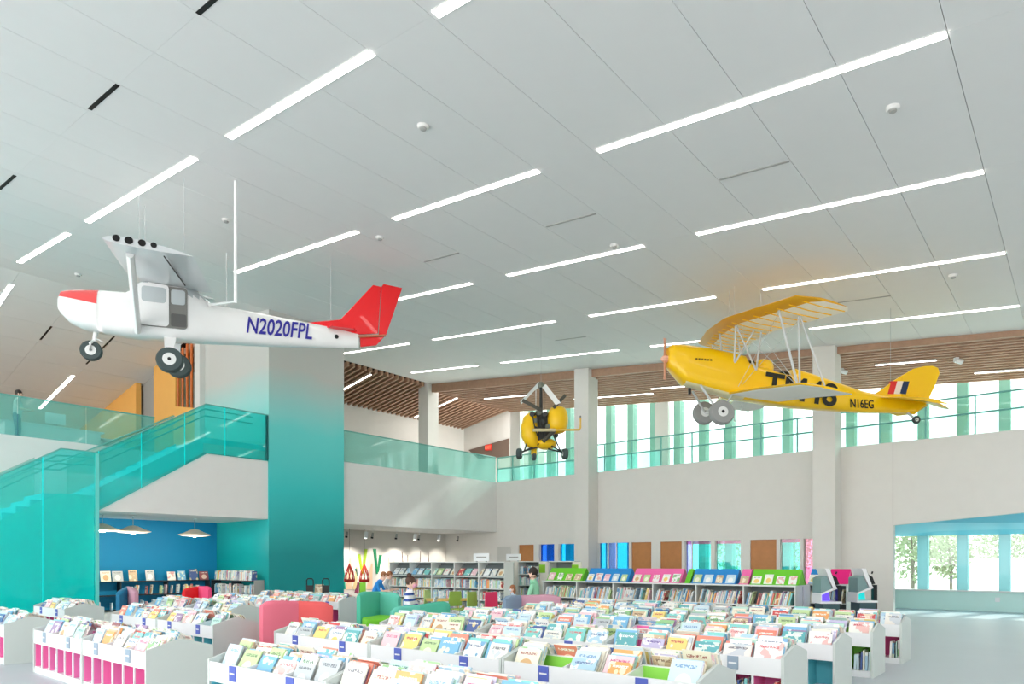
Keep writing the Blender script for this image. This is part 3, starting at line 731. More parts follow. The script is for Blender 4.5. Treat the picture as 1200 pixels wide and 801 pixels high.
# end bays: beige panels with green notices
e0, e1 = yat(632, 17.2), yat(607, 17.2)
E1 = tall_shelf(17.2, e0, e1, 1.52, 1, 'tall bookshelf bay with books beside the seated man', lv=(.06,.42,.78,1.14))
for z, h in ((.42,.28),(.78,.28),(1.14,.28)):
    spine_row((17.24, e1-.03, 0), (0,-1,0), e1-e0-.06, z, .26, h, 0, .9)
E2 = tall_shelf(17.2, yat(671, 17.2), yat(643, 17.2), 1.52, 1, 'tall bookshelf bay with an empty top behind the lime display', lv=(.06,.42,.78,1.14))
for z, h in ((.42,.28),(.78,.28)):
    spine_row((17.24, yat(643, 17.2)-.03, 0), (0,-1,0), 1.0, z, .26, h, 0, .6)
GRN = mat('lime_notice', (136, 196, 40), .5)
for (a, b) in ((yat(606.5,17.18), yat(592,17.18)), (yat(642.5,17.18), yat(632.5,17.18)), (yat(681,17.18), yat(671.5,17.18))):
    p = empty('notice_board', (17.18, a, 0), label='beige shelf end board with a small green notice, ' + ('beside the tall shelf end' if a > yat(612,17.18) else 'behind the seated man' if a > yat(650,17.18) else 'above the blue display frame'), cat='notice board')
    B(0, .04, 0, b-a, 0, 1.52).build('board', BEIGE, p)
    B(-.006, 0, (b-a)*.35, (b-a)*.35+.24, 1.18, 1.44).build('notice', GRN, p)
for (x, y, z, lb) in ((14.75, yat(573,14.75), 1.53, 'above the long tall shelf'), (17.3, yat(610,17.3), 1.55, 'above the short shelf bay')):
    sgn = empty('shelf_sign', (x, y, z), label=f'small white shelf sign standing {lb}', cat='sign')
    B(0, .02, 0, .62, .02, .24).build('board', LAMW, sgn); B(-.005, .03, .1, .14, 0, .02).build('foot', STEEL, sgn); B(-.005, .03, .48, .52, 0, .02).build('foot', STEEL, sgn)
    B(-.004, 0, .1, .5, .11, .15).build('lettering', GREYP, sgn)

# low shelf with coloured A-frame displays
XL = 15.9
y0, y1 = yat(932, XL), yat(636, XL)
LS = empty('low_bookshelf', (XL, y0, 0), label='long low grey-white bookshelf with coloured display frames on top', cat='bookshelf')
L = y1 - y0
B(.5, .52, 0, L, 0, .95).build('back_panel', SHB, LS)
nb = 6
for i in range(nb+1):
    y = L*i/nb; B(.0, .5, max(0, y-.015), min(L, y+.015), 0, .95).build('upright', SHG, LS)
B(-.02, 1.0, -.02, L+.02, .95, .985).build('top_board', SHG, LS)
B(.52, 1.0, -.02, 0, 0, .95).build('end_panel', SHG, LS)
for z in (.1, .52): B(.01, .5, .016, L-.016, z-.025, z).build('shelf', SHG, LS)
for z, h in ((.1,.34),(.52,.36)):
    for i in range(nb): spine_row((XL+.03, y0+L*(i+1)/nb-.03, 0), (0,-1,0), L/nb-.12, z, .3, h, 14, .96)
DCOL = {'lime': mat('display_lime', (110, 204, 48), .45), 'blue': mat('display_blue', (40, 140, 214), .45), 'pink': mat('display_pink', (244, 110, 176), .45), 'magenta': mat('display_magenta', (236, 24, 130), .45)}
def aframe(X, ya, yb, col, label, nbk, grp='coloured display frames', zb=.985, H=.36):
    r = empty('display_stand', (X, ya, zb), label=label, cat='display stand', group=grp)
    W = yb - ya; t = .012
    MB().prism([(0,0),(.26,H),(.26+t,H),(t,0)], 'y', 0, W).build('front_panel', DCOL[col], r)
    MB().prism([(.54,0),(.28,H),(.28-t,H),(.54-t,0)], 'y', 0, W).build('rear_panel', DCOL[col], r)
    MB().prism([(.02,0),(.26,H-.01),(.28,H-.01),(.52,0)], 'y', .01, .02).build('end_panel', DCOL[col], r)
    B(-.03, 0, 0, W, 0, .02).build('ledge', DCOL[col], r)
    for i in range(nbk):
        k = random.choice((2, 3, 7, 17, 18, 21, 15, 11, 20)); wd = random.uniform(.17, .23)
        y = ya + W*(i+.5)/nbk - wd/2
        face_book('display_book', BM((X+.0+.006-.02, y, zb+.022), .012, wd, random.uniform(.21, .27), R(35)), k, f'{CV[k][0]} book, {ORD[nbk-1-i]} on {label}'.replace('sloping ', '').replace(' frame', ''), 'books on the coloured displays')
for (pa, pb, c, lb, nbk) in ((638,679,'lime','sloping lime display frame at the shelf end by the seated man',4),(684,733,'blue','sloping blue display frame between lime and pink',5),(738,795,'pink','sloping pink display frame in the middle',5),
                       (800,806,'lime','sloping narrow lime display frame',0),(808,860,'blue','sloping blue display frame right of the pink one',4),(864,875,'pink','sloping narrow pink display frame',1),(877,934,'lime','sloping lime display frame at the kiosk end',4)):
    aframe(XL+.1, yat(pb, XL), yat(pa, XL), c, lb, nbk)
# second low shelf behind
X2 = 17.6; y0, y1 = yat(992, X2), yat(946, X2); L = y1 - y0
L2 = empty('low_bookshelf', (X2, y0, 0), label='short low bookshelf behind the purple-lit kiosk', cat='bookshelf')
B(.48, .5, 0, L, 0, .95).build('back_panel', SHB, L2)
for y in (0, L/2, L): B(0, .48, max(0, y-.015), min(L, y+.015), 0, .95).build('upright', SHG, L2)
B(-.02, .9, -.02, L+.02, .95, .985).build('top_board', SHG, L2)
for z in (.1, .52): B(.01, .48, .016, L-.016, z-.025, z).build('shelf', SHG, L2)
for z, h in ((.1,.34),(.52,.36)):
    for i in range(2): spine_row((X2+.03, y0+L*(i+1)/2-.03, 0), (0,-1,0), L/2-.1, z, .3, h, 6, .96)
aframe(X2+.1, yat(967, X2), yat(946, X2), 'blue', 'sloping blue display frame on the short shelf', 2)
aframe(X2+.1, y0, yat(969, X2), 'magenta', 'sloping magenta display frame behind the kiosk', 0)

# niche shelves on the blue wall and tower side
NS = empty('wall_shelf', (6.9, 22.78, 0), label='dark two-tier wall shelf along the blue niche wall', cat='shelf')
for z in (.05, .5, .93): B(0, 4.2, 0, .3, z-.03, z).build('shelf', DKSH, NS)
for x in (0, 1.4, 2.8, 4.17): B(x, x+.03, 0, .3, 0, .93).build('upright', DKSH, NS)
NT = empty('wall_shelf', (11.13, 19.95, 0), label='dark two-tier shelf along the teal tower side with grey end', cat='shelf')
for z in (.05, .5, .93): B(0, .34, .02, 2.8, z-.03, z).build('shelf', DKSH, NT)
B(0, .34, 0, .02, 0, .95).build('end_panel', GREYP, NT)
for y in (1.4, 2.78): B(0, .34, y, y+.03, 0, .9).build('upright', DKSH, NT)
for i, px in enumerate((124, 138, 156, 176, 201, 213, 227, 239, 250)):
    r_ = (px-600)/800; d = 22.86/(.6448-r_*.7643); x = d*(.7643+r_*.6448)
    if x > 11.0: break
    k = [2, 14, 15, 14, 3, 1, 13, 23, 2][i]; wd = random.uniform(.24, .32)
    M = Matrix.Translation((x-wd/2, 22.83, .932)) @ Matrix.Rotation(math.pi/2, 4, 'Z') @ Matrix.Rotation(R(14), 4, 'Y') @ Matrix.Translation((0, -wd, 0)) @ Matrix.Diagonal((.014, wd, random.uniform(.28, .38), 1))
    face_book('display_book', M, k, f'{CV[k][0]} book standing face-out on the niche shelf, {ORD[i]} from the stair', 'face-out books on the niche shelf')
for t0, LL, dn in ((0.05,.7,.2),(1.5,.9,.4),(2.5,1.4,.6)):
    spine_row((6.95+t0, 22.8, 0), (1,0,0), LL, .5, .2, .32, 4, dn)
for t0, LL, dn in ((0,1.2,.5),(1.6,2.4,.7)): spine_row((6.95+t0, 22.8, 0), (1,0,0), LL, .05, .2, .3, 0, dn)
for z in (.5, .93): spine_row((11.16, 22.6, 0), (0,-1,0), 2.5, z, .2, .34, 2, .85)
MASS_SHELF = MASS; MASS = MASS_SHELF

# ------------------------------------------------------------------ place the bin books: the 300 that show largest one by one, the rest as one mass
CANDS.sort(key=lambda c: -c[0])
for sc, M, k, lb, gr in CANDS[:300]:
    o = bpy.data.objects.new('picture_book', BOOKM[k]); COL.objects.link(o); o.matrix_world = M
    tag(o, lb, 'book', gr)
for sc, M, k, lb, gr in CANDS[300:]: MASS.add(M, k)
MASS.build('shelved_books', label='mass of further children books filling bins and shelves', cat='books', kind='stuff')

# ================================================================== FURNITURE
def at(px, d):
    r = (px-600)/800*d; return (r*.6448 + d*.7643, -r*.7643 + d*.6448)
CAMR = -math.atan2(.7643, .6448)          # z rotation that turns local x to the viewer's right, local y away
def wall_loft(path, hs, t, z0=.08, rnd=.05, ends=(1, 1)):
    """upright padded wall along a plan path, with rounded top and ends"""
    rings = []; n = len(path); P = [Vector((p[0], p[1], 0)) for p in path]
    fine = []
    for i in range(n-1):
        for k in range(6): fine.append((P[i].lerp(P[i+1], k/6), hs[i] + (hs[i+1]-hs[i])*k/6))
    fine.append((P[-1], hs[-1]))
    sm = [fine[0]] + [(fine[i-1][0]*.25 + fine[i][0]*.5 + fine[i+1][0]*.25, fine[i][1]) for i in range(1, len(fine)-1)] + [fine[-1]]
    m = len(sm)
    for i, (p, h) in enumerate(sm):
        tg = (sm[min(i+1, m-1)][0] - sm[max(i-1, 0)][0]).normalized(); nn = Vector((-tg.y, tg.x, 0))
        e = min(i if ends[0] else 9, m-1-i if ends[1] else 9); tt = t*(.55 if e == 0 else 1); hh = h - (.07 if e == 0 else .015 if e == 1 else 0)
        q = tt/2
        rings.append([p + nn*a + Vector((0,0,z)) for a, z in ((-q,z0),(-q,hh-rnd),(-q*.7,hh-.012),(-q*.3,hh),(q*.3,hh),(q*.7,hh-.012),(q,hh-rnd),(q,z0))])
    return MB().loft(rings)
FEET = mat('sofa_feet', (60, 60, 62), .5)
def sofa(name, label, backs, seat, seatmat, seath=.43):
    """backs: list of (path, heights, material); seat: plan polygon"""
    c = Vector((sum(p[0] for p in seat)/len(seat), sum(p[1] for p in seat)/len(seat), 0))
    r = empty(name, c, label=label, cat='sofa' if name == 'sofa' else 'armchair')
    for q, (path, hs, m) in enumerate(backs):
        wall_loft([(p[0]-c.x, p[1]-c.y) for p in path], hs, .16, ends=(q == 0, q == len(backs)-1)).build('backrest', m, r, True)
    pl = [(p[0]-c.x, p[1]-c.y) for p in seat]
    MB().prism(pl, 'z', .1, seath).build('seat', seatmat, r, bevel=.04)
    for p in pl: MB().tube2((p[0]*.8, p[1]*.8, 0), (p[0]*.8, p[1]*.8, .1), .025, .03, 8).build('foot', FEET, r)
    return r
SP = mat('sofa_pink', (236, 120, 142), .8, bump=.1); SC = mat('sofa_pink_shaded', (232, 98, 98), .8, bump=.1); SRD = mat('sofa_red', (232, 40, 48), .8, bump=.1); SMG = mat('sofa_rose', (240, 80, 130), .8, bump=.1)  # coral is the pink sofa's facet shading, put into the colour
ST = mat('sofa_teal', (84, 190, 162), .8, bump=.1); SA = mat('sofa_aqua', (104, 200, 180), .8, bump=.1); SL = mat('sofa_lime', (124, 208, 54), .8, bump=.1)
SB = mat('sofa_bluegrey', (136, 158, 182), .8, bump=.1); SM = mat('sofa_mauve', (200, 150, 168), .8, bump=.1); SBL = mat('sofa_blue', (36, 120, 160), .8, bump=.1)
sofa('sofa', 'curved pink high-backed sofa, facet shading coloured coral, between the book bins', [([at(306,9.85),at(348,10.35)],[.96,.92],SP),([at(348,10.35),at(390,10.45)],[.92,.9],SC)],
     [at(312,10.1),at(348,10.5),at(385,10.5),at(382,11.1),at(345,11.2),at(318,10.8)], SC)
sofa('armchair', 'teal corner armchair with a lime green seat', [([at(420,13.5),at(444,14.3)],[.93,.9],ST),([at(444,14.3),at(468,14.0)],[.9,.88],SA)],
     [at(424,13.4),at(445,14.15),at(464,13.85),at(459,13.1),at(430,12.9)], SL)
sofa('sofa', 'low teal sofa with rising back where the woman in stripes sits', [([at(458,12.2),at(490,12.5)],[.71,.73],SA),([at(490,12.5),at(526,12.9)],[.73,.8],ST)],
     [at(462,12.35),at(490,12.65),at(522,13.0),at(517,13.65),at(490,13.5),at(468,13.1)], ST)
sofa('sofa', 'blue-grey and mauve sofa in front of the seated man', [([at(591,14.2),at(610,14.7)],[.82,.8],SB),([at(610,14.7),at(657,14.2)],[.8,.85],SM)],
     [at(595,14.4),at(611,14.85),at(653,14.35),at(655,15.1),at(613,15.7),at(597,15.1)], SM, .42)
sofa('sofa', 'bright red and rose sofa at the niche entrance', [([at(215,17.6),at(234,18.2)],[.84,.88],SRD),([at(234,18.2),at(246,17.6)],[.88,.9],SMG)],
     [at(217,17.8),at(234,18.35),at(244,17.8),at(247,18.6),at(234,19.0),at(221,18.6)], SRD)
sofa('armchair', 'dark blue and mauve armchair under the niche lamps', [([at(138,16.8),at(150,17.4)],[.78,.9],SBL),([at(150,17.4),at(160,17.0)],[.9,.84],SM)],
     [at(140,16.95),at(150,17.5),at(158,17.1),at(160,17.8),at(150,18.2),at(143,17.7)], SBL)
# chairs and table near the tall shelf
def chair(px, d, m, label, rz):
    x, y = at(px, d); r = empty('chair', (x, y, 0), rz, label=label, cat='chair', group='small library chairs')
    MB().prism([(-.2,-.19),(.2,-.17),(.2,.17),(-.2,.19)], 'z', .43, .455).build('seat', m, r, bevel=.01)
    MB().loft([[(-.2+dx, y_, z) for (dx, y_) in ((0,-.19+.02*abs(t)),(0,.19-.02*abs(t)),(-.02,.19-.02*abs(t)),(-.02,-.19+.02*abs(t)))] for z, t, in ((.5,0),(.7,.3),(.84,1.2))]).build('backrest', m, r, bevel=.006)
    for sx in (-1, 1):
        for sy in (-1, 1): MB().tube2((sx*.2, sy*.19, 0), (sx*.16, sy*.15, .43), .012, .014, 8).build('leg', STEEL, r)
    return r
OLV = mat('chair_olive', (160, 190, 86), .5); ROSE = mat('chair_rose', (236, 60, 110), .5); PLG = mat('chair_pale_green', (186, 214, 140), .5)
chair(540, 15.6, OLV, 'olive green chair at the yellow table, lower one', R(262)); chair(562, 15.4, OLV, 'olive green chair standing clear before the tall shelf', R(277)); chair(583, 15.3, ROSE, 'rose pink chair beside the mauve sofa', R(262)); chair(510, 16.6, PLG, 'pale green chair behind the woman in stripes', R(292))
x, y = at(527, 16.2); tb = empty('reading_table', (x, y, 0), R(-40), label='small table with a yellow wooden top by the tall shelf', cat='table')
B(-.55, .55, -.4, .4, .61, .64).build('table_top', mat('yellow_oak', (226, 186, 100), .5, vary=.1, scale=8), tb)
for sx in (-1, 1):
    for sy in (-1, 1): MB().tube2((sx*.48, sy*.33, 0), (sx*.48, sy*.33, .61), .02, .02, 8).build('leg', STEEL, tb)
# black book trolley in front of the tower
x, y = at(372.5, 20.6); tr = empty('book_trolley', (x, y, 0), CAMR, label='black two-handled book trolley in front of the teal tower', cat='trolley')
BLK = mat('black_steel', (24, 28, 30), .45)
for sx in (-.24, .24):
    B(sx-.11, sx+.11, -.02, .02, .12, .82).build('end_panel', BLK, tr)
    MB().tube([(sx-.1,0,.8),(sx-.1,0,.97),(sx-.06,0,1.02),(sx+.06,0,1.02),(sx+.1,0,.97),(sx+.1,0,.8)], .02).build('handle', BLK, tr)
for z in (.2, .55): B(-.3, .3, -.0, .4, z-.02, z).build('shelf', BLK, tr)
for sx in (-.26, .26):
    for sy in (.02, .36): MB().disc((sx, sy, .06), (1,0,0), .06, .03, 14).build('caster', BLK, tr, True)
face_book('display_book', Matrix.Translation((x, y, .56)) @ Matrix.Rotation(CAMR, 4, 'Z') @ Matrix.Translation((-.14, .1, 0)) @ Matrix.Rotation(math.pi/2, 4, 'Z') @ Matrix.Rotation(R(20), 4, 'Y') @ Matrix.Translation((0,-.26,0)) @ Matrix.Diagonal((.02, .26, .3, 1)), 15, 'tan book standing on the black trolley', 'books on the trolley')
# kiosks
KG = mat('kiosk_grey', (128, 158, 158), .5); KD = mat('kiosk_dark', (64, 92, 98), .5)
def kiosk(px, d, glow, label):
    x, y = at(px, d); r = empty('checkout_kiosk', (x, y, 0), CAMR, label=label, cat='kiosk')
    dep = .42
    MB().prism([(-.2,0),(.16,0),(.16,.6),(-.2,.6)], 'y', 0, dep).build('base', KD, r)
    B(-.27, .2, -.02, dep+.02, .6, .645).build('shelf', LAMW, r)
    MB().prism([(-.25,.8),(-.25,1.16),(-.13,1.21),(.0,.92),(.0,.88)], 'y', 0, dep).build('housing', KG, r)
    MB().prism([(-.27,.78),(-.27,.82),(.08,.97),(.1,.93)], 'y', -.02, dep+.02).build('canopy', LAMW, r)
    MB().prism([(-.27,.645),(-.24,.645),(-.24,.8),(-.27,.8)], 'y', -.02, dep+.02).build('back_upright', LAMW, r)
    MB().prism([(-.24,.646),(.12,.646),(.09,.92),(-.24,.79)], 'y', dep-.04, dep).build('lit_recess', glow, r)
    MB().prism([(-.17,1.37),(-.07,1.37),(.08,.95),(.02,.92)], 'y', -.02, dep+.02).build('screen_bezel', LAMW, r)
    sc = MB().prism([(-.065,1.36),(-.04,1.35),(.1,.98),(.085,.955)], 'y', .02, dep-.02).build('screen', BLK, r)
    MB().prism([(.02,1.24),(.13,1.18),(.19,1.02),(.08,1.0)], 'y', .08, dep-.1).build('card_reader', BLK, r)
    MB().tube([(.12,.1,1.25),(.14,.1,1.3)], .018).build('antenna', BLK, sc)
    B(.14, .22, .05, .16, .0, 1.0).build('cable_column', BLK, r)
    B(.1, .2, .2, .36, .92, 1.0).build('printer', LAMW, r)
    return r
kiosk(975.5, 15.0, mat('kiosk_purple_glow', (96, 70, 245), .5, emit=.5), 'self-checkout kiosk with a purple lit recess beside the low shelf')
kiosk(1018, 15.4, mat('kiosk_teal_glow', (30, 190, 190), .5, emit=.35), 'self-checkout kiosk with a teal lit recess standing alone')
# pendant lamps in the niche
SHD = mat('lamp_shade_cream', (240, 224, 206), .6); BULB = mat('lamp_bulb', (255, 236, 205), .5, emit=14, vary=0)
def pendant(x, y, z, label):
    r = empty('pendant_lamp', (x, y, 2.87), label=label, cat='pendant lamp', group='niche pendant lamps')
    h = 2.87 - z
    MB().lathe((0,0,0), (0,0,-1), [(.06,0),(.06,.03)], 16).build('ceiling_rose', LAMW, r)
    MB().tube2((0,0,-.02), (0,0,-h+.16), .012, .012, 8).build('stem', STEEL, r)
    MB().lathe((0,0,-h), (0,0,1), [(.02,.16),(.12,.14),(.3,.05),(.47,-.01),(.47,-.02),(.36,-.05),(.2,-.055),(.1,-.05),(.1,-.02),(.3,-.0),(.1,.08),(.02,.1)], 32).build('lamp_shade', SHD, r, True)
    MB().ell((0,0,-h-.01), .1, .1, .075).build('bulb', BULB, r, True)
    l = bpy.data.lights.new('pendant_light', 'POINT'); l.energy = 16; l.color = (1, .88, .72); l.shadow_soft_size = .1
    lo = bpy.data.objects.new('pendant_light', l); COL.objects.link(lo); lo.parent = r; lo.location = (0,0,-h-.18)
pendant(7.25, 21.2, 2.44, 'white saucer pendant lamp beside the stair glass'); pendant(8.06, 21.2, 2.42, 'white saucer pendant lamp in the middle of the niche'); pendant(9.85, 21.2, 2.38, 'white saucer pendant lamp nearest the tower')
# spots under the gallery
for i, px in enumerate((407, 429.6, 437, 465, 487, 491.5, 515, 537)):
    r_ = (px-600)/800; d = 21.6/(.6448-r_*.7643); X = d*(.7643+r_*.6448)
    big = i in (1, 4, 6)
    r = empty('spotlight', (X, 21.6, 2.85), label=('white cylinder spotlight' if big else 'small black-tipped spotlight') + f' under the gallery, {ORD[i]} from the tower', cat='spotlight', group='gallery spotlights')
    MB().tube2((0,0,0), (0,0,-.16), .008, .008, 6).build('stem', LAMW, r)
    MB().lathe((0,0,-.14), (0,.25,-1), [(.07,0),(.07,.24),(.055,.25)] if big else [(.04,.03),(.045,.17),(.03,.19)], 14, 0).build('head', LAMW if big else GREYP, r, True)
    MB().lathe((0,.06,-.38) if big else (0,.05,-.33), (0,.25,-1), [(.055,0),(.055,.012)] if big else [(.05,0),(.05,.06)], 12).build('lens', BLK if not big else LIGHT, r)
    l = bpy.data.lights.new('spot', 'SPOT'); l.energy = 45; l.spot_size = R(70); l.spot_blend = .7; l.color = (1, .94, .86); l.shadow_soft_size = .05
    lo = bpy.data.objects.new('spot', l); COL.objects.link(lo); lo.parent = r; lo.location = (0, .1, -.42); lo.rotation_euler = (R(46), 0, 0)
# reed wall art on the lit wall
def onY(px, py, Y=23.03):
    r_ = (px-600)/800; d = Y/(.6448-r_*.7643); return d*(.7643+r_*.6448), 1.5 + (659-py)/800*d
REED = {'lime': (170,205,40), 'leaf': (120,190,60), 'green': (20,140,90), 'teal': (40,160,130), 'cream': (236,214,160), 'peach': (246,206,170), 'brown': (120,96,80), 'red': (226,60,50), 'olive': (150,170,70), 'plum': (130,60,90)}
RM = {k: mat('reed_' + k, v, .6) for k, v in REED.items()}
for i, (c, p0, p1, w0, w1) in enumerate((('lime',(424,668),(421,649),.1,.13),('lime',(425,672),(429,643),.1,.16),('green',(442,672),(439,643),.08,.16),('green',(443,670),(446,650),.08,.14),('teal',(419,675),(417,666),.04,.1),
      ('cream',(455,668),(456,652),.03,.02),('cream',(461,668),(463,645),.03,.02),('brown',(473,668),(471,646),.02,.02),('brown',(478,668),(478,650),.02,.02),('brown',(492,668),(493,645),.02,.02),('brown',(503,668),(502,647),.02,.02),
      ('green',(527,668),(525,651),.1,.1),('green',(530,668),(532,646),.1,.15),('olive',(542,668),(540,645),.1,.15),('olive',(545,668),(547,651),.08,.12),('peach',(409,690),(411,653),.3,.04),('cream',(416,690),(418,664),.2,.05),('peach',(433,690),(436,660),.3,.06),('plum',(418,694),(420,682),.2,.1),('leaf',(425,696),(425,682),.32,.3),('teal',(404,690),(402,664),.1,.1))):
    (xa, za), (xb, zb) = onY(*p0), onY(*p1)
    MB().prism([(xa-w0/2,max(za,.05)),(xa+w0/2,max(za,.05)),(xb+w1/2,zb),(xb-w1/2,zb)], 'y', 23.03-.004*(i % 4), 23.05).build('painted_reed', RM[c], bpy.data.objects['wall_back.001'])
for i, (px, nm) in enumerate(((409.5, 'beside the tower edge'), (427, 'under the lime reeds'))):
    xx, zz = onY(px, 680, 22.2)
    r = empty('hanging_net', (xx, 22.2, zz-.05), label=f'red woven hanging net bag on the lit wall {nm}', cat='net', group='red hanging nets')
    MB().lathe((0,0,0), (0,0,1), [(.02,-.02),(.2,0),(.22,.05),(.2,.1)], 14).build('basket', RM['red'], r)
    for k in range(8):
        a = k*math.pi/4; MB().tube([(.2*math.cos(a),.2*math.sin(a),.08),(.14*math.cos(a+.4),.14*math.sin(a+.4),.4),(0,0,.72)], .018, 6).build('cord', RM['red'], r)
    MB().tube2((0,0,.7), (0,0,2.85-zz+.05), .006, .006, 6).build('hanger', BLK, r)

# ================================================================== PEOPLE
SKIN = mat('skin', (224, 178, 152), .6); SKIN2 = mat('skin_light', (236, 196, 176), .6)
HAIRB = mat('hair_brown', (82, 56, 44), .6); HAIRD = mat('hair_dark', (50, 40, 36), .6); HAIRL = mat('hair_auburn', (150, 96, 62), .6)
JEAN = mat('denim', (70, 90, 130), .8); SHOE = mat('shoe_dark', (50, 50, 54), .6); EYE = mat('eye_dark', (40, 30, 28), .3); LIP = mat('lip', (196, 110, 104), .5)
def striped(name, a, b, f):
    m = bpy.data.materials.new(name); m.use_nodes = True; nt = m.node_tree; bs = nt.nodes['Principled BSDF']; bs.inputs['Roughness'].default_value = .8
    tc = nt.nodes.new('ShaderNodeTexCoord'); sp = nt.nodes.new('ShaderNodeSeparateXYZ'); mu = nt.nodes.new('ShaderNodeMath'); mu.operation = 'MULTIPLY'; mu.inputs[1].default_value = f
    fr = nt.nodes.new('ShaderNodeMath'); fr.operation = 'FRACT'; gt = nt.nodes.new('ShaderNodeMath'); gt.operation = 'GREATER_THAN'; gt.inputs[1].default_value = .58
    mx = nt.nodes.new('ShaderNodeMix'); mx.data_type = 'RGBA'; mx.inputs[6].default_value = (*lin(a), 1); mx.inputs[7].default_value = (*lin(b), 1)
    L = nt.links.new; L(tc.outputs['Object'], sp.inputs[0]); L(sp.outputs[2], mu.inputs[0]); L(mu.outputs[0], fr.inputs[0]); L(fr.outputs[0], gt.inputs[0]); L(gt.outputs[0], mx.inputs[0]); L(mx.outputs[2], bs.inputs['Base Color'])
    return m
def person(label, loc, rz, sc, pose, shirt, hair, trousers=None, skin=None, mask=None, bun=False, long_hair=False, bow=0.0):
    """faces local +x"""
    trousers = trousers or JEAN; skin = skin or SKIN2
    J = {}; Rr = {}; Bn = []
    def j(n, p, r): J[n] = Vector(p); Rr[n] = r
    seated = pose == 'sit'
    pz = .50 if seated else .92
    j('pelvis', (0,0,pz), .145); j('waist', (.01+bow*.1,0,pz+.16), .125); j('chest', (.02+bow*.35,0,pz+.36), .14); j('neckb', (.02+bow*.55,0,pz+.50), .07)
    j('neck', (.035+bow*.65,0,pz+.57), .05); hx = .06+bow*.85; j('head', (hx,0,pz+.68), .088); j('crown', (hx-.01,0,pz+.75), .075); j('nose', (hx+.1,0,pz+.67), .012); j('chin', (hx+.045,0,pz+.6), .045)
    C = [('pelvis','waist','s'),('waist','chest','s'),('chest','neckb','s'),('neckb','neck','k'),('neck','head','k'),('head','crown','k'),('head','nose','k'),('neck','chin','k')]
    for s_ in (-1, 1):
        q = 'LR'[s_ > 0]
        j('sh'+q, (.01+bow*.45,.17*s_,pz+.45), .06); j('el'+q, (.1+bow*.5,.23*s_,pz+.2), .043); j('wr'+q, (.32+bow*.4,.1*s_,pz+.2), .028); j('pa'+q, (.38+bow*.4,.085*s_,pz+.21), .03)
        C += [('chest','sh'+q,'s'),('sh'+q,'el'+q,'s'),('el'+q,'wr'+q,'k'),('wr'+q,'pa'+q,'k')]
        for f in range(4):
            yo = (f-1.5)*.019; a = f'f{f}{q}'; b = f'g{f}{q}'
            j(a, (.425+bow*.4,.085*s_+yo,pz+.215), .0095); j(b, (.455+bow*.4-(.006 if f in (0,3) else 0),.08*s_+yo,pz+.195), .008)
            C += [('pa'+q,a,'k'),(a,b,'k')]
        j('t0'+q, (.375+bow*.4,.085*s_-.04*s_,pz+.225), .0105); j('t1'+q, (.405+bow*.4,.085*s_-.05*s_,pz+.235), .0085); C += [('wr'+q,'t0'+q,'k'),('t0'+q,'t1'+q,'k')]
        if seated:
            j('hp'+q, (.03,.09*s_,pz-.01), .1); j('kn'+q, (.42,.1*s_,pz+.0), .065); j('an'+q, (.42,.1*s_,.09), .043); j('to'+q, (.56,.11*s_,.04), .035)
        else:
            j('hp'+q, (0,.085*s_,pz-.06), .095); j('kn'+q, (.03,.09*s_,.48), .062); j('an'+q, (-.01,.09*s_,.09), .042); j('to'+q, (.15,.1*s_,.04), .035)
        C += [('pelvis','hp'+q,'t'),('hp'+q,'kn'+q,'t'),('kn'+q,'an'+q,'t'),('an'+q,'to'+q,'o')]
    names = list(J); idx = {n: i for i, n in enumerate(names)}
    me = bpy.data.meshes.new('body'); me.from_pydata([J[n] for n in names], [(idx[a], idx[b]) for a, b, _ in C], [])
    ob = bpy.data.objects.new('body_tmp', me); COL.objects.link(ob)
    md = ob.modifiers.new('skin', 'SKIN'); md.use_smooth_shade = True
    for n in names: me.skin_vertices[0].data[idx[n]].radius = (Rr[n], Rr[n])
    me.skin_vertices[0].data[0].use_root = True
    sb_ = ob.modifiers.new('sub', 'SUBSURF'); sb_.levels = 1; sb_.render_levels = 1
    dg = bpy.context.evaluated_depsgraph_get(); body = bpy.data.meshes.new_from_object(ob.evaluated_get(dg)); bpy.data.objects.remove(ob)
    body.materials.clear()
    for m in (shirt, skin, trousers, SHOE): body.materials.append(m)
    segs = [(J[a], J[b], 'skto'.index(k), (Rr[a]+Rr[b])/2) for a, b, k in C]
    for p in body.polygons:
        best = 1e9
        for a, b, k, rr in segs:
            ab = b-a; t = max(0, min(1, (p.center-a).dot(ab)/ab.length_squared)); dd = (p.center-(a+ab*t)).length - rr*.9
            if dd < best: best = dd; p.material_index = k
        p.use_smooth = True
    r = empty('person', loc, rz, label=label, cat='person'); r.scale = (sc, sc, sc)
    bo = bpy.data.objects.new('body', body); COL.objects.link(bo); bo.parent = r
    h = J['head'] + Vector((0,0,.02))
    hb = MB().ell((h.x-.025, 0, h.z+.03), .1, .098, .1, 16, 10)
    if bun: hb.ell((h.x-.05, 0, h.z+.14), .05, .05, .045, 12, 8)
    if long_hair: hb.ell((h.x-.07, 0, h.z-.08), .06, .1, .15, 12, 8)
    hb.build('hair', hair, r, True)
    for s_ in (-1, 1):
        MB().ell((h.x+.082, .032*s_, h.z+.005), .009, .013, .009, 8, 6).build('eye', EYE, r, True)
        MB().ell((h.x-.0, .093*s_, h.z-.02), .018, .01, .028, 8, 6).build('ear', skin, r, True)
    if mask: MB().ell((h.x+.055, 0, h.z-.06), .055, .065, .048, 12, 8).build('face_mask', mask, r, True)
    else: MB().ell((h.x+.08, 0, h.z-.065), .01, .024, .006, 8, 6).build('mouth', LIP, r, True)
    return r
VR = CAMR      # local +x towards the viewer's right
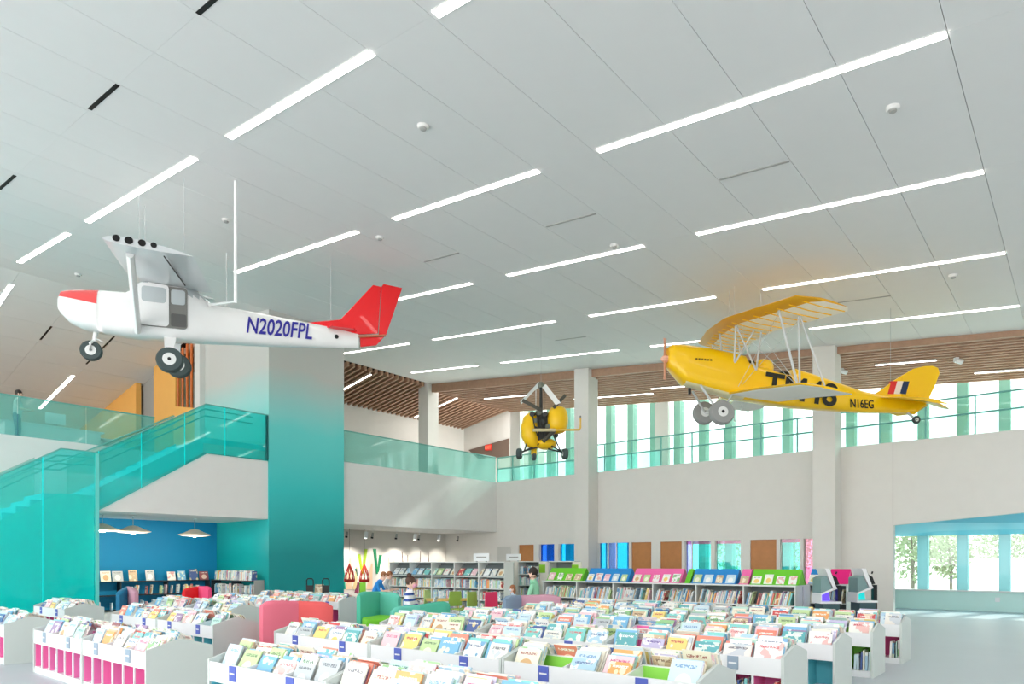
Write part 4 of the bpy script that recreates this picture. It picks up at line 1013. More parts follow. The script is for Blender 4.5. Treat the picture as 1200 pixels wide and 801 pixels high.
x, y = at(479, 13.0); person('woman in a white and blue striped top with a hair bun and pink mask reading', (x, y, -.05), VR + R(-8), .98, 'sit', striped('striped_shirt', (240,240,244), (62,92,170), 9.0), HAIRB, mask=mat('pink_mask', (236,170,190), .7), bun=True)
face_book('open_book', Matrix.Translation((x, y, .68)) @ Matrix.Rotation(VR - R(8), 4, 'Z') @ Matrix.Translation((.46, -.12, 0)) @ Matrix.Rotation(R(25), 4, 'Y') @ Matrix.Diagonal((.014, .24, .2, 1)), 21, 'off-white book held by the woman in stripes', 'books being read')
x, y = at(438, 16.4); person('boy in a bright blue shirt bending forward behind the teal armchair', (x, y, 0), VR + R(-10), .74, 'stand', mat('blue_shirt', (44,140,220), .8), HAIRL, bow=.35)
x, y = at(449, 17.0); person('child in a grey shirt standing behind the teal armchair', (x, y, 0), VR + R(10), .74, 'stand', mat('grey_shirt', (178,182,184), .8), HAIRL, bow=.2)
x, y = at(627, 14.95); person('man in a mint green shirt and black mask sitting on the mauve sofa', (x, y, .0), VR + R(165), 1.06, 'sit', mat('mint_shirt', (150,216,180), .8), HAIRD, mask=mat('black_mask', (40,42,48), .7))
x, y = at(602, 15.1); person('small girl with auburn hair and pale mask beside the man in green', (x, y, .14), VR + R(200), .66, 'sit', mat('pale_blue_shirt', (206,222,236), .8), HAIRL, mask=mat('pale_mask', (222,222,230), .7), long_hair=True)
x, y = at(20, 20.6); person('man with dark hair standing behind the upper balcony glass', (x, y, F2), VR + R(20), .97, 'stand', mat('pale_shirt', (214,214,210), .8), HAIRD)
# upper floor desks behind the glass
x, y = at(60, 21.4); dk = empty('service_desk', (x, y, F2), label='pale service desk behind the far balcony glass', cat='desk')
B(-1.2, 1.4, 0, .05, 0, .72).build('front_panel', LAMW, dk); B(-1.3, 1.5, -.05, .7, .72, .76).build('desk_top', LAMW, dk); B(-1.2, -1.15, .05, .65, 0, .72).build('side_panel', LAMW, dk); B(1.35, 1.4, .05, .65, 0, .72).build('side_panel', LAMW, dk)
mo = empty('monitor', (x+.2, y+.3, F2+.76), label='pale computer monitor on the upper service desk', cat='monitor')
B(-.28, .28, -.02, .02, .12, .46).build('screen', LAMW, mo); B(-.03, .03, 0, .04, .015, .14).build('stand', STEEL, mo); B(-.12, .12, -.08, .1, 0, .015).build('foot', STEEL, mo)
x, y = at(105, 24.5); us = empty('low_bookshelf', (x, y, F2), label='low white bookshelf on the upper floor behind balcony glass', cat='bookshelf')
B(-1.2, 1.2, .3, .32, 0, 1.0).build('back_panel', LAMW, us)
for sx in (-1.2, 0, 1.17): B(sx, sx+.03, 0, .3, 0, 1.0).build('upright', LAMW, us)
for z in (.03, .35, .68, 1.0): B(-1.2, 1.2, 0, .3, z-.03, z).build('shelf', LAMW, us)

# ================================================================== OUTSIDE
struct(B(25.85, 140, -60, 80, -.25, -.05).build('ground', mat('pale_concrete', (222, 222, 216), .8, vary=.06, scale=.4)), 'bright pale paving outside the windows')
struct(MB().box(43, 43.4, -30, 7.4, -.05, 1.75).build('wall_garden', mat('garden_wall', (238, 238, 234), .8)), 'low white garden wall outside')
BARK = mat('bark', (130, 122, 112), .9); LEAF = mat('pale_leaf', (150, 164, 132), .8, vary=.2, scale=2)
def tree(x, y, h, w, n, label, seed, low=.35):
    rnd = random.Random(seed); r = empty('tree', (x, y, -.05), label=label, cat='tree', group='trees outside the windows')
    MB().tube([(0,0,0),(rnd.uniform(-.1,.1),0,h*.4),(rnd.uniform(-.15,.15),.1,h*.85)], [.05+h*.008,.04+h*.005,.02], 7).build('trunk', BARK, r, True)
    for k in range(5):
        a = rnd.uniform(0, 6.28); z = h*rnd.uniform(low, .7)
        MB().tube([(0,0,z),(math.cos(a)*w*.4,math.sin(a)*w*.4,z+h*.15)], [.025,.01], 5).build('branch', BARK, r)
    mb = MB()
    for k in range(n):
        while True:
            p = Vector((rnd.uniform(-1,1), rnd.uniform(-1,1), rnd.uniform(-1,1)))
            if p.length < 1 and (p.length > .35 or rnd.random() < .4): break
        c = Vector((p.x*w, p.y*w, h*(low+1)/2 + p.z*h*(1-low)/2)); s_ = rnd.uniform(.07, .15)*(.6+h*.06)
        a = Vector((rnd.uniform(-1,1), rnd.uniform(-1,1), rnd.uniform(-1,1))).normalized()*s_; b = a.orthogonal().normalized()*s_*.6
        mb.add([c-a, c+b, c+a, c-b], [(0,1,2,3)])
    o = mb.build('foliage', LEAF, r); o['kind'] = 'stuff'
    return r
tree(29.2, 5.0, 3.6, .8, 700, 'slender young tree seen through the first hall window', 1, .2)
tree(31.5, 4.1, 2.9, .75, 700, 'small bushy young tree seen through the second hall window', 2, .3)
tree(34.0, .9, 4.5, 1.4, 1200, 'pale leafy tree seen through the hall window at the frame edge', 3, .35)
for i, (x, y, h, w) in enumerate(((47,11,7,1.75),(48,7.4,6.5,1.75),(47.5,3.8,6,1.75),(48,.2,6.2,1.75),(47,-3.4,6.5,1.75),(46,14.7,7,1.75),(45,18.5,7,1.75))):
    tree(x, y, h, w, 2600, ['dense pale tree beyond the garden, at the window-side wall end','dense pale tree beyond the garden, second along','dense pale tree above the white garden wall','pale tree in the middle of the garden wall','pale tree toward the frame edge above the garden wall','pale tree glimpsed through the film windows','far pale tree glimpsed through the blue film windows'][i], 10+i, .08)

# ================================================================== AIRCRAFT
def ang(u): return math.atan2(u[1], u[0])
def sup(n, hw, zb, zt, e, x, yc=0.0):
    """superellipse ring in the plane x = const"""
    zc, hh = (zb+zt)/2, (zt-zb)/2; out = []
    for k in range(n):
        a = 2*math.pi*k/n; c, s_ = math.cos(a), math.sin(a)
        out.append((x, yc + hw*math.copysign(abs(c)**(2/e), c), zc + hh*math.copysign(abs(s_)**(2/e), s_)))
    return out
def interp(st, x):
    for p, q in zip(st, st[1:]):
        if p[0] <= x <= q[0]:
            t = (x-p[0])/(q[0]-p[0]) if q[0] > p[0] else 0
            return [a + (b-a)*t for a, b in zip(p, q)]
    return list(st[-1])
def airfoil(u0, z0, chord, y, pitch, th=.12, n=9):
    pts = []
    for k in range(n): 
        t = k/(n-1); x = (1-math.cos(math.pi*t))/2; pts.append((x, th*1.6*(math.sqrt(x)*.9*(1-x)+.02*(1-x))))
    low = [(x, -zz*.35) for x, zz in pts[::-1][1:-1]]
    return [(u0 + chord*x, y, z0 + chord*zz - chord*x*pitch) for x, zz in pts + low]

# ---------------------------------------------------------------- white high-wing aeroplane
NC = (4.94, 16.8); UC = (.859063, -.51187); ZC = 7.0
AW = mat('aircraft_white', (240, 241, 240), .3, coat=.3); AR = mat('aircraft_red', (236, 26, 34), .35, coat=.3); ARS = mat('aircraft_red_faded', (232, 84, 84), .35, coat=.3)
ALU = mat('aluminium_skin', (214, 218, 220), .28, metal=.35, vary=.05, scale=2); DGR = mat('cabin_grey', (128, 128, 124), .6); WGL = mat('perspex', (190, 198, 200), .12, spec=.7); TYRE = mat('tyre', (70, 82, 82), .8); HUBW = mat('wheel_hub', (226, 228, 226), .4); NAVY = mat('navy_letter', (44, 40, 150), .4); CABLE = mat('hanging_cable', (186, 188, 188), .4)
ap = empty('aeroplane', (NC[0], NC[1], ZC), ang(UC), label='white high-wing aeroplane with red tail hanging from the ceiling', cat='aeroplane')
BK = .17                                             # the aeroplane banks towards the viewer
def P(u, w_, z): return (u, -w_, z - BK*w_ - ZC)      # w_: towards the viewer
def bank(mb):
    mb.v = [(x, y, z + BK*y) for x, y, z in mb.v]; return mb
ST_ = [(0,6.86,7.20,.24,2.6),(.06,6.78,7.29,.36,2.8),(.22,6.62,7.33,.43,3),(.46,6.52,7.36,.47,3.2),(.78,6.48,7.39,.5,3.4),(1.3,6.44,7.41,.53,3.6),(1.42,6.44,7.5,.53,3.6),(1.75,6.45,7.80,.54,4),(2.45,6.47,7.80,.54,4),(2.75,6.48,7.58,.5,3.5),(2.98,6.49,7.37,.46,3),(3.45,6.52,7.34,.39,2.8),(4.29,6.56,7.28,.3,2.6),(5.55,6.66,7.17,.17,2.4),(6.25,6.72,7.08,.08,2.2)]
xs = sorted(set([s_[0] for s_ in ST_] + [k*.125 for k in range(51)]))
fb = MB(); rings = []
for x in xs:
    _, zb, zt, hw, e = interp(ST_, x); rings.append(sup(40, hw, zb-ZC, zt-ZC, e, x))
fb.loft(rings)
fo = fb.build('fuselage', [AW, ARS, WGL], ap, 35)
bm = bmesh.new(); bm.from_mesh(fo.data)
for co, no in (((0,0,7.15-ZC),(.14,0,1)),((.78,0,0),(1,0,0))):
    bmesh.ops.bisect_plane(bm, geom=bm.verts[:]+bm.edges[:]+bm.faces[:], plane_co=co, plane_no=no)
for v in bm.verts: v.co.z += BK*v.co.y
bm.to_mesh(fo.data); bm.free()
for p in fo.data.polygons:
    c = p.center; z0 = c.z - BK*c.y + ZC
    if c.x < .78 and z0 > 7.15 - .14*c.x: p.material_index = 1
    elif 1.33 < c.x < 1.74 and z0 > 7.42: p.material_index = 2
    elif 2.52 < c.x < 2.92 and z0 > 7.44: p.material_index = 2
def rrect(u0, u1, z0, z1, r=.08):
    out = []
    for cx, cz, a0 in ((u1-r, z1-r, 0), (u0+r, z1-r, 90), (u0+r, z0+r, 180), (u1-r, z0+r, 270)):
        for k in range(4): a = R(a0 + k*30); out.append((cx + r*math.cos(a), cz + r*math.sin(a)))
    return out
def side(name, poly, w0, w1, m, par=None, flip=1):
    mb = MB().prism([(u, z-ZC) for u, z in poly], 'y', -w0*flip, -w1*flip)
    mb.v = [(x, y, z + BK*y) for x, y, z in mb.v]
    return mb.build(name, m, par or ap)
for fl_ in (1, -1):
    side('cabin_opening', rrect(1.58, 2.52, 6.68, 7.58), .5, .548, DGR, flip=fl_)
    d = side('door', rrect(1.56, 2.16, 6.70, 7.60), .5, .562, AW, flip=fl_)
    side('door_window', rrect(1.63, 2.1, 7.2, 7.53, .06), .5, .57, WGL, d, flip=fl_)
    side('seat_back', rrect(2.2, 2.5, 6.72, 7.0, .03), .5, .556, mat('seat_grey', (96, 96, 94), .7), flip=fl_)
    side('cabin_window', rrect(2.2, 2.48, 7.2, 7.52, .05), .5, .556, WGL, flip=fl_)
# wings
def wing(sgn, w1, name):
    mb = MB(); rings = []
    for k in range(7):
        t = k/6; w_ = .35 + (w1-.35)*t
        rings.append([(x, -sgn*w_, z - ZC) for x, _, z in airfoil(1.38 + .06*t, 7.70 + .03*(w_-.5), 1.62 - .14*t, 0, .07, .13)])
    mb.loft(rings); mb.v = [(x, y, z + BK*y*1.0) for x, y, z in mb.v]
    return mb.build(name, ALU, ap, 30)
W1 = 3.15
wn = wing(1, W1, 'wing'); wf = wing(-1, 2.4, 'wing')
for k, (u, rr) in enumerate(((1.66,.062),(1.86,.07),(2.07,.064),(2.26,.052))):
    MB().disc(P(u, W1+.004, 7.70+.03*(W1-.5)+.06-.07*(u-1.4)*.9), (0,1,-BK), rr, .012, 18).build('lightening_hole', BLACK, wn)
MB().tube([P(2.42, W1-.05, 7.62), P(2.50, .75, 7.60)], .012, 6).build('flap_gap', BLACK, wn)
MB().tube([P(1.55, .52, 6.58), P(1.78, 2.6, 7.72)], .13, 12, flat=.55).build('wing_strut', AW, ap, True)
MB().tube([P(1.55, -.52, 6.58), P(1.75, -1.9, 7.70)], .09, 10, flat=.32).build('wing_strut', AW, ap, True)
# tail
def fin_part(name, pts, t, m, par):
    mb = MB().prism([(u, z-ZC) for u, z in pts], 'y', -t/2, t/2); mb.v = [(x, y + 0, z + BK*y) for x, y, z in mb.v]
    return mb.build(name, m, par, bevel=.015)
fn = fin_part('tail_fin', [(5.0,7.2),(5.82,7.37),(6.6,8.31),(6.8,8.29),(6.72,7.13),(6.26,7.06)], .09, AR, ap)
fin_part('rudder', [(6.74,7.1),(6.81,8.3),(6.86,8.37),(7.32,8.33),(6.92,7.12),(6.68,6.84),(6.3,6.76),(6.28,7.05)], .07, AR, ap)
for sg in (1, -1):
    MB().prism([(5.5,-sg*.1),(6.2,-sg*.06),(6.1,-sg*.26),(5.6,-sg*.3)], 'z', 7.10-ZC, 7.135-ZC).build('tailplane_stub', AR, ap)
MB().tube([P(6.25,.1,7.0), P(6.9,.05,7.1)], .03, 8).build('hinge_arm', mat('hinge_brown', (190,120,90), .5), ap)
MB().disc(P(5.72,.165,6.93), (0,1,0), .05, .02, 14).build('tail_port', BLK, ap)
# gear
TYREG = mat('tyre_grey', (150, 152, 150), .8)
def wheel(name, c, axis, r, wd, par, hub=.5, tm=None):
    wr_ = MB().lathe(c, axis, [(r*.55,-wd/2),(r*.9,-wd/2),(r,-wd*.3),(r,wd*.3),(r*.9,wd/2),(r*.55,wd/2)], 28).build(name, tm or TYRE, par, True)
    MB().lathe(c, axis, [(r*hub,-wd*.54),(r*hub*.9,-wd*.56),(r*.16,-wd*.5),(r*.16,wd*.5),(r*hub*.9,wd*.56),(r*hub,wd*.54)], 24).build('hub', HUBW, wr_, True)
    MB().disc(c, axis, r*.13, wd*1.2, 12).build('axle_cap', BLK, wr_)
    return wr_
wheel('nose_wheel', P(.57, 0, 6.09), (0,1,0), .215, .13, ap)
MB().tube([P(.66,0,6.5), P(.62,0,6.3), P(.57,.1,6.25), P(.57,.1,6.09)], [.05,.04,.03,.03], 8).build('nose_leg', AW, ap, True)
MB().tube([P(.62,0,6.38), P(.8,0,6.3), P(.7,0,6.2)], .015, 6).build('scissor_link', AW, ap)
wheel('main_wheel', (2.2, -.72, 5.84-ZC), (0,1,-.1), .27, .17, ap); wheel('main_wheel', (2.2, .72, 6.1-ZC), (0,1,-.1), .27, .17, ap)
for sg, zz in ((-1, 5.9), (1, 6.16)):
    MB().loft([[(u, sg*y_, z-ZC) for u, y_, z in ((2.16-w_,.32+t*.36,6.52-t*(6.52-zz)),(2.16+w_,.32+t*.36,6.52-t*(6.52-zz)),(2.16+w_,.28+t*.36,6.50-t*(6.5-zz)),(2.16-w_,.28+t*.36,6.50-t*(6.5-zz)))] for t, w_ in ((0,.13),(.6,.09),(1,.07))]).build('gear_leg', AW, ap)
# registration
def fuse_side(u): _, zb, zt, hw, e = interp(ST_, u); return hw
t0 = Vector((3.72, -fuse_side(3.72)-.016, 6.78-ZC-BK*fuse_side(3.72))); t1 = Vector((5.16, -fuse_side(5.16)-.022, 6.795-ZC-BK*fuse_side(5.16)))
text_obj('registration', 'N2020FPL', .52, NAVY, ap, frame_matrix(t0, t1-t0, (0, .03, 1)), shear=.22, bold=.008, width=(t1-t0).length)
# hanging poles and cables
def to_local(root, p): return root.matrix_world.inverted() @ Vector(p)
bpy.context.view_layer.update()
def wl2(root, u, z0): return Vector((root.location.x, root.location.y, z0))
def cable(root, pl, top_xy=None, r=.0045, name='hanging_cable', m=CABLE):
    pw = root.matrix_world @ Vector(pl); tx, ty = top_xy or (pw.x, pw.y)
    pt = root.matrix_world.inverted() @ Vector((tx, ty, ceil_z(ty)+.02))
    return MB().tube([pl, pt], r, 6).build(name, m, root)
cable(ap, P(1.75, 1.6, 7.85)); cable(ap, P(1.75, .9, 7.85)); cable(ap, P(2.7, 2.7, 7.7)); cable(ap, P(5.6, 0, 7.2))
wp = (6.48, 12.29); pl_ = to_local(ap, (wp[0], wp[1], 6.42))
MB().tube([to_local(ap, (wp[0], wp[1], ceil_z(wp[1])+.02)), pl_, P(2.95, .42, 7.3)], .03, 8).build('hanging_pole', AW, ap)
MB().tube([P(3.2,-1.2,9.2), P(3.2,-1.2,7.35), P(2.95,-.3,7.35)], .022, 8).build('hanging_pole', AW, ap)

# ---------------------------------------------------------------- yellow biplane
NB = (15.12247, 7.8173); UB = (.683944, -.729535); ZB = 6.0
YL = mat('biplane_yellow', (252, 200, 0), .32, vary=.02, coat=.3); YLD = mat('biplane_ochre', (222, 164, 36), .4); FAB = mat('wing_fabric', (252, 249, 238), .6); STR = mat('strut_grey', (196, 200, 200), .4); PROP = mat('prop_wood', (232, 178, 156), .5)
bp_ = empty('biplane', (NB[0], NB[1], ZB), ang(UB), label='yellow open-cockpit biplane hanging nose up from the ceiling', cat='aeroplane')
def Q(u, w_, z): return (u, -w_, z - ZB)
SB_ = [(0,6.24,6.72,.2,3),(.1,6.12,6.79,.29,3.2),(.38,5.82,6.79,.35,3.4),(.97,5.66,6.71,.37,3.6),(1.54,5.52,6.60,.39,4),(1.84,5.46,6.53,.39,4),(1.92,5.45,6.36,.39,4.5),(2.2,5.41,6.28,.39,4.5),(2.72,5.33,6.12,.38,4.5),(3.02,5.30,6.06,.38,4.5),(3.1,5.29,6.24,.37,3.6),(3.55,5.26,6.12,.34,3.4),(4.87,5.19,5.72,.22,3),(6.06,5.2,5.52,.07,2.6),(6.25,5.22,5.46,.04,2.4)]
BKB = .13
xs = sorted(set([s_[0] for s_ in SB_] + [k*.15 for k in range(42)])); fb = MB(); rings = []
for x in xs:
    _, zb, zt, hw, e = interp(SB_, x); rings.append(sup(36, hw, zb-ZB, zt-ZB, e, x))
fb.loft(rings); fb.v = [(x, y, z + BKB*y) for x, y, z in fb.v]
fo = fb.build('fuselage', [YL, mat('cream_belly', (238, 226, 180), .5)], bp_, 35)
for p in fo.data.polygons:
    if p.normal.z < -.75 and p.center.x < 1.8: p.material_index = 1
# cockpits and hump
MB().ell((2.35, 0, 6.24-ZB), .27, .3, .22, 18, 10, e=.7).build('headrest_hump', YL, bp_, True)
MB().ell((2.0, 0, 6.35-ZB), .14, .27, .06, 16, 8).build('cockpit_opening', BLK, bp_, True)
MB().ell((2.82, 0, 6.1-ZB), .2, .27, .06, 16, 8).build('cockpit_opening', BLK, bp_, True)
for u, z in ((1.86, 6.55), (2.55, 6.28)):
    MB().add([Q(u,-.2,z), Q(u,.2,z), Q(u+.14,.14,z+.2), Q(u+.14,-.14,z+.2), Q(u+.01,-.2,z), Q(u+.01,.2,z), Q(u+.15,.14,z+.2), Q(u+.15,-.14,z+.2)], [(0,1,2,3),(4,5,6,7),(0,1,5,4),(1,2,6,5),(2,3,7,6),(3,0,4,7)]).build('windscreen', GLC, bp_)
# propeller
pr_ = MB().lathe(Q(-.06,0,6.45), (1,0,0), [(.02,-.1),(.07,-.06),(.09,0),(.09,.06)], 14).build('propeller', PROP, bp_, True)
MB().loft([[(x-.06, y, z+6.45-ZB) for x, y in ((-.05,-c),(.0,-c*.6),(.05,c),(0,c*.6))] for z, c in ((-.5,.03),(-.42,.07),(-.2,.08),(0,.05),(.2,.08),(.42,.07),(.5,.03))]).build('blade', PROP, pr_, True)
# wings
def bwing(name, secs, m, th=.1, le=.3):
    mb = MB(); mb.loft([[(x, -w_, z-ZB) for x, _, z in airfoil(u0, z0, ch, 0, pit, th)] for w_, u0, z0, ch, pit in secs])
    o = mb.build(name, [m, FAB], bp_, 30)
    for p in o.data.polygons:
        c = p.center; w_ = -c.y
        for a, b in zip(secs, secs[1:]):
            if a[0] <= w_ <= b[0]:
                t = (w_-a[0])/(b[0]-a[0]); u0 = a[1]+(b[1]-a[1])*t; ch = a[3]+(b[3]-a[3])*t
                if p.normal.z < -.3 and c.x-u0 > le*ch: p.material_index = 1
    return o
UP = [(-2.1,1.5,7.50,1.1,.2),(-2.0,1.42,7.5,1.2,.2),(-.6,1.18,7.36,1.22,.2),(.6,1.18,7.24,1.22,.22),(1.6,1.62,7.15,1.2,.24),(2.45,1.98,7.06,1.16,.25),(2.62,2.35,6.97,.7,.25)]
uw = bwing('upper_wing', UP, YLD)
def upz(w_):
    for a, b in zip(UP, UP[1:]):
        if a[0] <= w_ <= b[0]:
            t = (w_-a[0])/(b[0]-a[0]); return [p + (q-p)*t for p, q in zip(a, b)][1:]
for k in range(15):
    w_ = -1.9 + k*.31; u0, z0, ch, pit = upz(w_)
    MB().tube([Q(u0+ch*.16, w_, z0-.045-ch*.16*pit), Q(u0+ch*.5, w_, z0-.052-ch*.5*pit), Q(u0+ch*.95, w_, z0-.016-ch*.95*pit)], .011, 6).build('rib', YL, uw)
LW = [(.3,1.4,5.56,1.2,.16),(1.2,1.78,5.46,1.2,.17),(2.2,2.2,5.30,1.18,.18),(2.4,2.55,5.2,.7,.2)]
lw = bwing('lower_wing', LW, YL, le=.06)
lf = bwing('lower_wing', [(-2.2,1.9,5.85,1.0,.16),(-1.2,1.65,5.74,1.2,.16),(-.3,1.4,5.62,1.2,.16)], YL)
# struts
def strut(a, b, r=.022, nm='strut'): return MB().tube([Q(*a), Q(*b)], r, 8).build(nm, STR, bp_, True)
strut((1.52,.36,6.25),(1.50,.5,7.12)); strut((1.52,.36,6.25),(1.95,.5,7.02)); strut((2.05,.37,6.1),(1.52,.5,7.1)); strut((2.05,.37,6.1),(2.1,.55,6.98)); strut((1.52,-.36,6.35),(1.48,-.5,7.25)); strut((2.05,-.37,6.2),(1.95,-.5,7.12))
strut((2.35,1.85,5.38),(1.98,1.75,7.02),.028); strut((2.4,1.85,5.38),(2.42,1.75,6.90),.022); strut((3.0,1.85,5.24),(2.46,1.75,6.90),.022)
strut((1.95,-1.7,5.8),(1.7,-1.7,7.42)); strut((2.5,-1.7,5.75),(2.3,-1.7,7.3))
for a, b in (((1.6,.4,5.7),(2.0,1.75,7.0)),((2.1,.5,6.9),(2.35,1.85,5.4)),((1.5,.5,7.1),(2.3,1.85,5.4)),((1.7,.42,5.75),(2.5,1.75,6.9))):
    MB().tube([Q(*a), Q(*b)], .006, 5).build('bracing_wire', STR, bp_)
# tail
def bfin(name, pts, t, m): return MB().prism([(u, z-ZB) for u, z in pts], 'y', -t/2, t/2).build(name, m, bp_, bevel=.012)
bfin('tail_fin', [(5.1,5.62),(5.4,5.8),(5.7,6.02),(5.86,6.12),(5.86,5.5),(5.4,5.5)], .07, YL)
bfin('rudder', [(5.87,6.12),(6.17,6.30),(6.45,6.37),(6.66,6.38),(6.80,6.33),(6.84,6.2),(6.74,5.93),(6.5,5.42),(6.2,5.17),(6.0,5.2),(5.87,5.4)], .06, YL)
for k, c in enumerate(((222,52,46),(238,226,212),(28,44,84))):
    u0 = 5.50 + k*.155; sl = .09
    MB().prism([(u0+.0,5.66-ZB+.01*k),(u0+.155,5.66-ZB+.0*k),(u0+.155+sl,5.98-ZB),(u0+sl,5.98-ZB)], 'y', -.042, .042).build('fin_flash', mat(f'flash_{k}', c, .4), bp_)
for sg in (1, -1):
    MB().loft([[(u, -sg*w_, z-ZB-BKB*sg*w_+dz) for u, z, dz in ((a,zz,0),((a+b)/2,zz,.025),(b,zz-.1,0),((a+b)/2,zz-.04,-.025))] for w_, a, b, zz in ((.03,5.2,6.5,5.58),(.7,5.35,6.5,5.5),(1.05,5.6,6.35,5.42))]).build('tailplane', YL, bp_, True)
for sg in (1, -1):
    MB().loft([[(a, -sg*w_, z0-ZB), ((a+b)/2, -sg*w_, (z0+z1)/2+.02-ZB), (b, -sg*w_, z1-ZB), ((a+b)/2, -sg*w_, (z0+z1)/2-.02-ZB)] for w_, a, b, z0, z1 in ((.08,6.15,6.62,5.52,5.42),(.6,6.1,6.6,5.42-.08*sg,5.24-.08*sg),(1.0,6.05,6.4,5.38-.13*sg,5.22-.13*sg))]).build('elevator', YL, bp_, True)
MB().tube([Q(6.0,.05,5.2), Q(6.15,.05,5.08)], .03, 8).build('tail_leg', STR, bp_); wheel('tail_wheel', Q(6.22,.05,5.03), (0,1,0), .1, .06, bp_, .45)
# gear
wheel('main_wheel', Q(1.12,.62,5.02), (0,1,-BKB), .29, .18, bp_, .42, TYREG); wheel('main_wheel', Q(1.12,-.62,5.28), (0,1,-BKB), .29, .18, bp_, .42, TYREG)
for sg, zz in ((1, 5.02), (-1, 5.28)):
    MB().tube([Q(.72,sg*.3,5.75), Q(1.1,sg*.52,zz)], .028, 8).build('gear_strut', STR, bp_); MB().tube([Q(1.5,sg*.3,5.55), Q(1.12,sg*.52,zz)], .022, 8).build('gear_strut', STR, bp_)
MB().tube([Q(1.12,.6,5.02), Q(1.12,-.6,5.28)], .025, 8).build('axle', STR, bp_)
MB().box(.52,.58,-.03,.03,5.6-ZB,5.75-ZB).build('fuel_drain', BLK, bp_)
MB().tube([Q(2.2,-.9,5.7), Q(2.2,-.9,5.15), Q(2.0,-.9,5.15), Q(2.0,-.9,5.3)], .015, 6).build('step_bracket', STR, bp_)
# lettering
BL = mat('letter_black', (30, 30, 22), .5)
def bside(u): return interp(SB_, u)[3]
a = Vector((2.2, -bside(2.2)-.03, 5.53-ZB)); b = Vector((4.05, -bside(4.05)-.045, 5.26-ZB))
text_obj('fuselage_code', 'TM48', .76, BL, bp_, frame_matrix(a, b-a, (0,0,1)), bold=.018, width=1.85)
a = Vector((4.42, -bside(4.42)-.02, 5.30-ZB-BKB*.25)); b = Vector((5.02, -bside(5.02)-.02, 5.285-ZB-BKB*.2))
text_obj('registration', 'N16EG', .30, BL, bp_, frame_matrix(a, b-a, (.02,.05,1)), bold=.003, width=.62)
for k in range(6): MB().box(.58+k*.07,.62+k*.07,-.381,-.36,6.38-.004*k-ZB-BKB*.37,6.42-.004*k-ZB-BKB*.37).build('nose_script', mat('script_brown', (120,92,10), .6), bp_)
bpy.context.view_layer.update()
for pl in (Q(1.5,.4,7.35), Q(1.5,.1,7.38), Q(2.2,.3,7.2), Q(3.3,0,6.2), Q(5.6,0,5.7)): cable(bp_, pl)

# ---------------------------------------------------------------- yellow gyrocopter
gx, gy = at(637, 20.2); GZ = 5.6
gy_ = empty('gyrocopter', (gx, gy, GZ), CAMR, label='small yellow gyrocopter with white rotor blades hanging by the column', cat='gyrocopter')
YG = mat('gyro_yellow', (250, 200, 20), .35); ENG = mat('engine_black', (44, 46, 44), .5); ENG2 = mat('engine_grey', (120, 124, 112), .4, metal=.4); BLD = mat('rotor_white', (236, 236, 234), .4); OLIVE = mat('prop_dark', (74, 72, 62), .5); BEI = mat('beige_tube', (212, 200, 160), .5)
def gp(px, py, y_=0): return ((px-637)*.02525, y_, (659-py)*.02525 + 1.5 - GZ)
MB().ell(gp(653.5, 492), .31, .3, .40, 20, 12, e=.55).build('fuel_tank', YG, gy_, True)
MB().loft([[(gp(cx, py)[0] + rx*math.cos(a), .1 + .3*k_*math.sin(a), gp(cx, py)[2]) for a in [2*math.pi*q/16 for q in range(16)]] for cx, py, rx, k_ in ((624,483,.12,.4),(622,488,.22,.8),(621,500,.27,1),(621.5,512,.26,1),(624,521,.2,.8),(626,525,.1,.4))]).build('body_shell', YG, gy_, True)
MB().ell(gp(640, 519, .15), .32, .3, .17, 16, 8).build('lower_fairing', YG, gy_, True)
MB().box(-.3,.18,-.05,.3,gp(0,516)[2],gp(0,484)[2]).build('engine_block', ENG, gy_, bevel=.03)
for i, (px, py) in enumerate(((624,486),(631,484),(639,486),(627,493),(636,495),(641,500),(628,503))):
    MB().disc(gp(px, py, -.1), (.3*(-1)**i,1,.2), .075, .14, 12).build('cylinder_head' if i % 2 else 'exhaust_elbow', ENG2 if i % 2 else ENG, gy_, True)
for i in range(4): MB().tube([gp(624+i*5, 488, -.16), gp(626+i*4, 500, -.2), gp(630+i*3, 512, -.14)], .018, 6).build('hose', ENG, gy_)
MB().tube2(gp(634,484), gp(634,453), .05, .04, 10).build('mast', ENG, gy_)
MB().tube([gp(628,484), gp(628,456), gp(634,452)], .014, 6).build('control_rod', BLD, gy_); MB().tube([gp(637.5,480), gp(637.5,456)], .014, 6).build('control_rod', ENG, gy_)
MB().lathe(gp(634,451), (0,0,1), [(.08,-.08),(.1,0),(.06,.08)], 12).build('rotor_hub', ENG2, gy_, True)
def blade(a, b, w0, m, nm, th=.025):
    a, b = Vector(a), Vector(b); t = (b-a).normalized(); n = t.cross(Vector((0,1,0))).normalized()
    MB().add([a-n*w0, a+n*w0, b+n*w0, b-n*w0, a-n*w0+Vector((0,th,0)), a+n*w0+Vector((0,th,0)), b+n*w0+Vector((0,th,0)), b-n*w0+Vector((0,th,0))], [(0,1,2,3),(4,5,6,7),(0,1,5,4),(1,2,6,5),(2,3,7,6),(3,0,4,7)]).build(nm, m, gy_)
blade(gp(637,451,0), gp(651,484,-1.2), .075, BLD, 'rotor_blade'); blade(gp(632,449,0), gp(611,457,1.6), .05, BLD, 'rotor_blade')
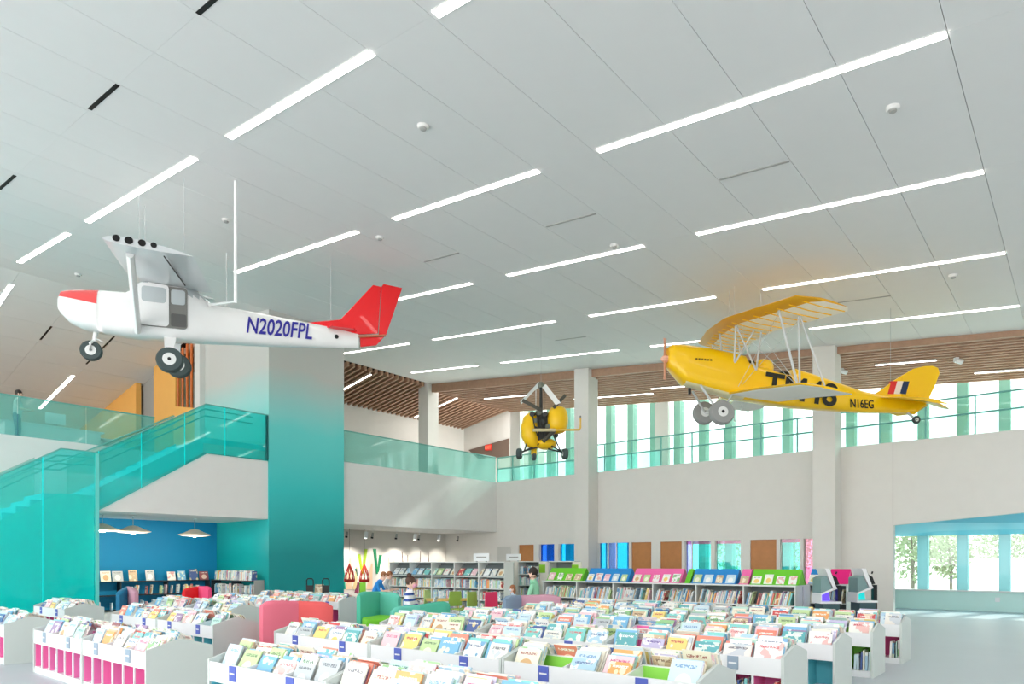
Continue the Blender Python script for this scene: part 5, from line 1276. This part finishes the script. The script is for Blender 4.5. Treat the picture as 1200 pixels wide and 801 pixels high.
blade(gp(634,482.5,-.25), gp(612,471,-.25), .05, OLIVE, 'propeller_blade'); blade(gp(648,480,-.25), gp(662,465,-.25), .045, OLIVE, 'propeller_blade')
MB().tube([gp(624,506,-.3), gp(650,506,-.3)], .045, 8).build('cross_bar', BEI, gy_); MB().tube([gp(650,506,-.3), gp(678,505.5,-.3), gp(679,503,-.3), gp(679,492,-.3)], [.03,.03,.03,.03], 8).build('side_tube', mat('tube_ochre', (226,186,80), .5), gy_); MB().tube([gp(679,493,-.3), gp(679,489.5,-.3)], .022, 8).build('tube_tip', ENG2, gy_)
for px in (608.5, 662): wheel('main_wheel', gp(px, 531.5, 0), (1,.25*(-1 if px < 637 else 1),0), .16, .13, gy_, .4)
wheel('main_wheel', gp(652, 507, .2), (1,.2,0), .11, .1, gy_, .4)
for a, b in (((609,531),(634,519)),((662,531),(640,519)),((614,529),(622,507)),((657,529),(648,509)),((612,529),(630,524)),((660,530),(642,526))):
    MB().tube([gp(*a), gp(*b, -.05)], .022, 8).build('frame_tube', ENG, gy_)
MB().tube([gp(650,505,-.2), gp(636,519,-.3)], .06, 8).build('tail_boom', OLIVE, gy_)
wheel('nose_wheel', gp(626, 533.5, .2), (1,.2,0), .12, .1, gy_, .4); MB().tube([gp(626,525,.2), gp(626,531,.2)], .09, 10).build('nose_fork', YG, gy_, True)
bpy.context.view_layer.update()
cable(gy_, gp(634, 449))

# small white sensors fixed in the timber soffits
for (x, y, zf, lb) in ((17.6,25.0,lambda y: desc_z(y)-.16,'beside the tower'),(23.6,25.4,lambda y: desc_z(y)-.16,'beyond the corner column'),(23.4,6.0,lambda y: woodA(23.4,y),'behind the column at the biplane'),(23.3,2.9,lambda y: woodA(23.3,y),'above the biplane tail')):
    c = empty('ceiling_sensor', (x, y, zf(y)), CAMR, label=f'small white box sensor under the timber soffit {lb}', cat='sensor', group='soffit sensors')
    B(-.05, .05, -.05, .05, -.06, .0).build('base', LAMW, c); MB().disc((.06, 0, -.1), (1,0,-.3), .07, .22, 12).build('housing', LAMW, c, True)
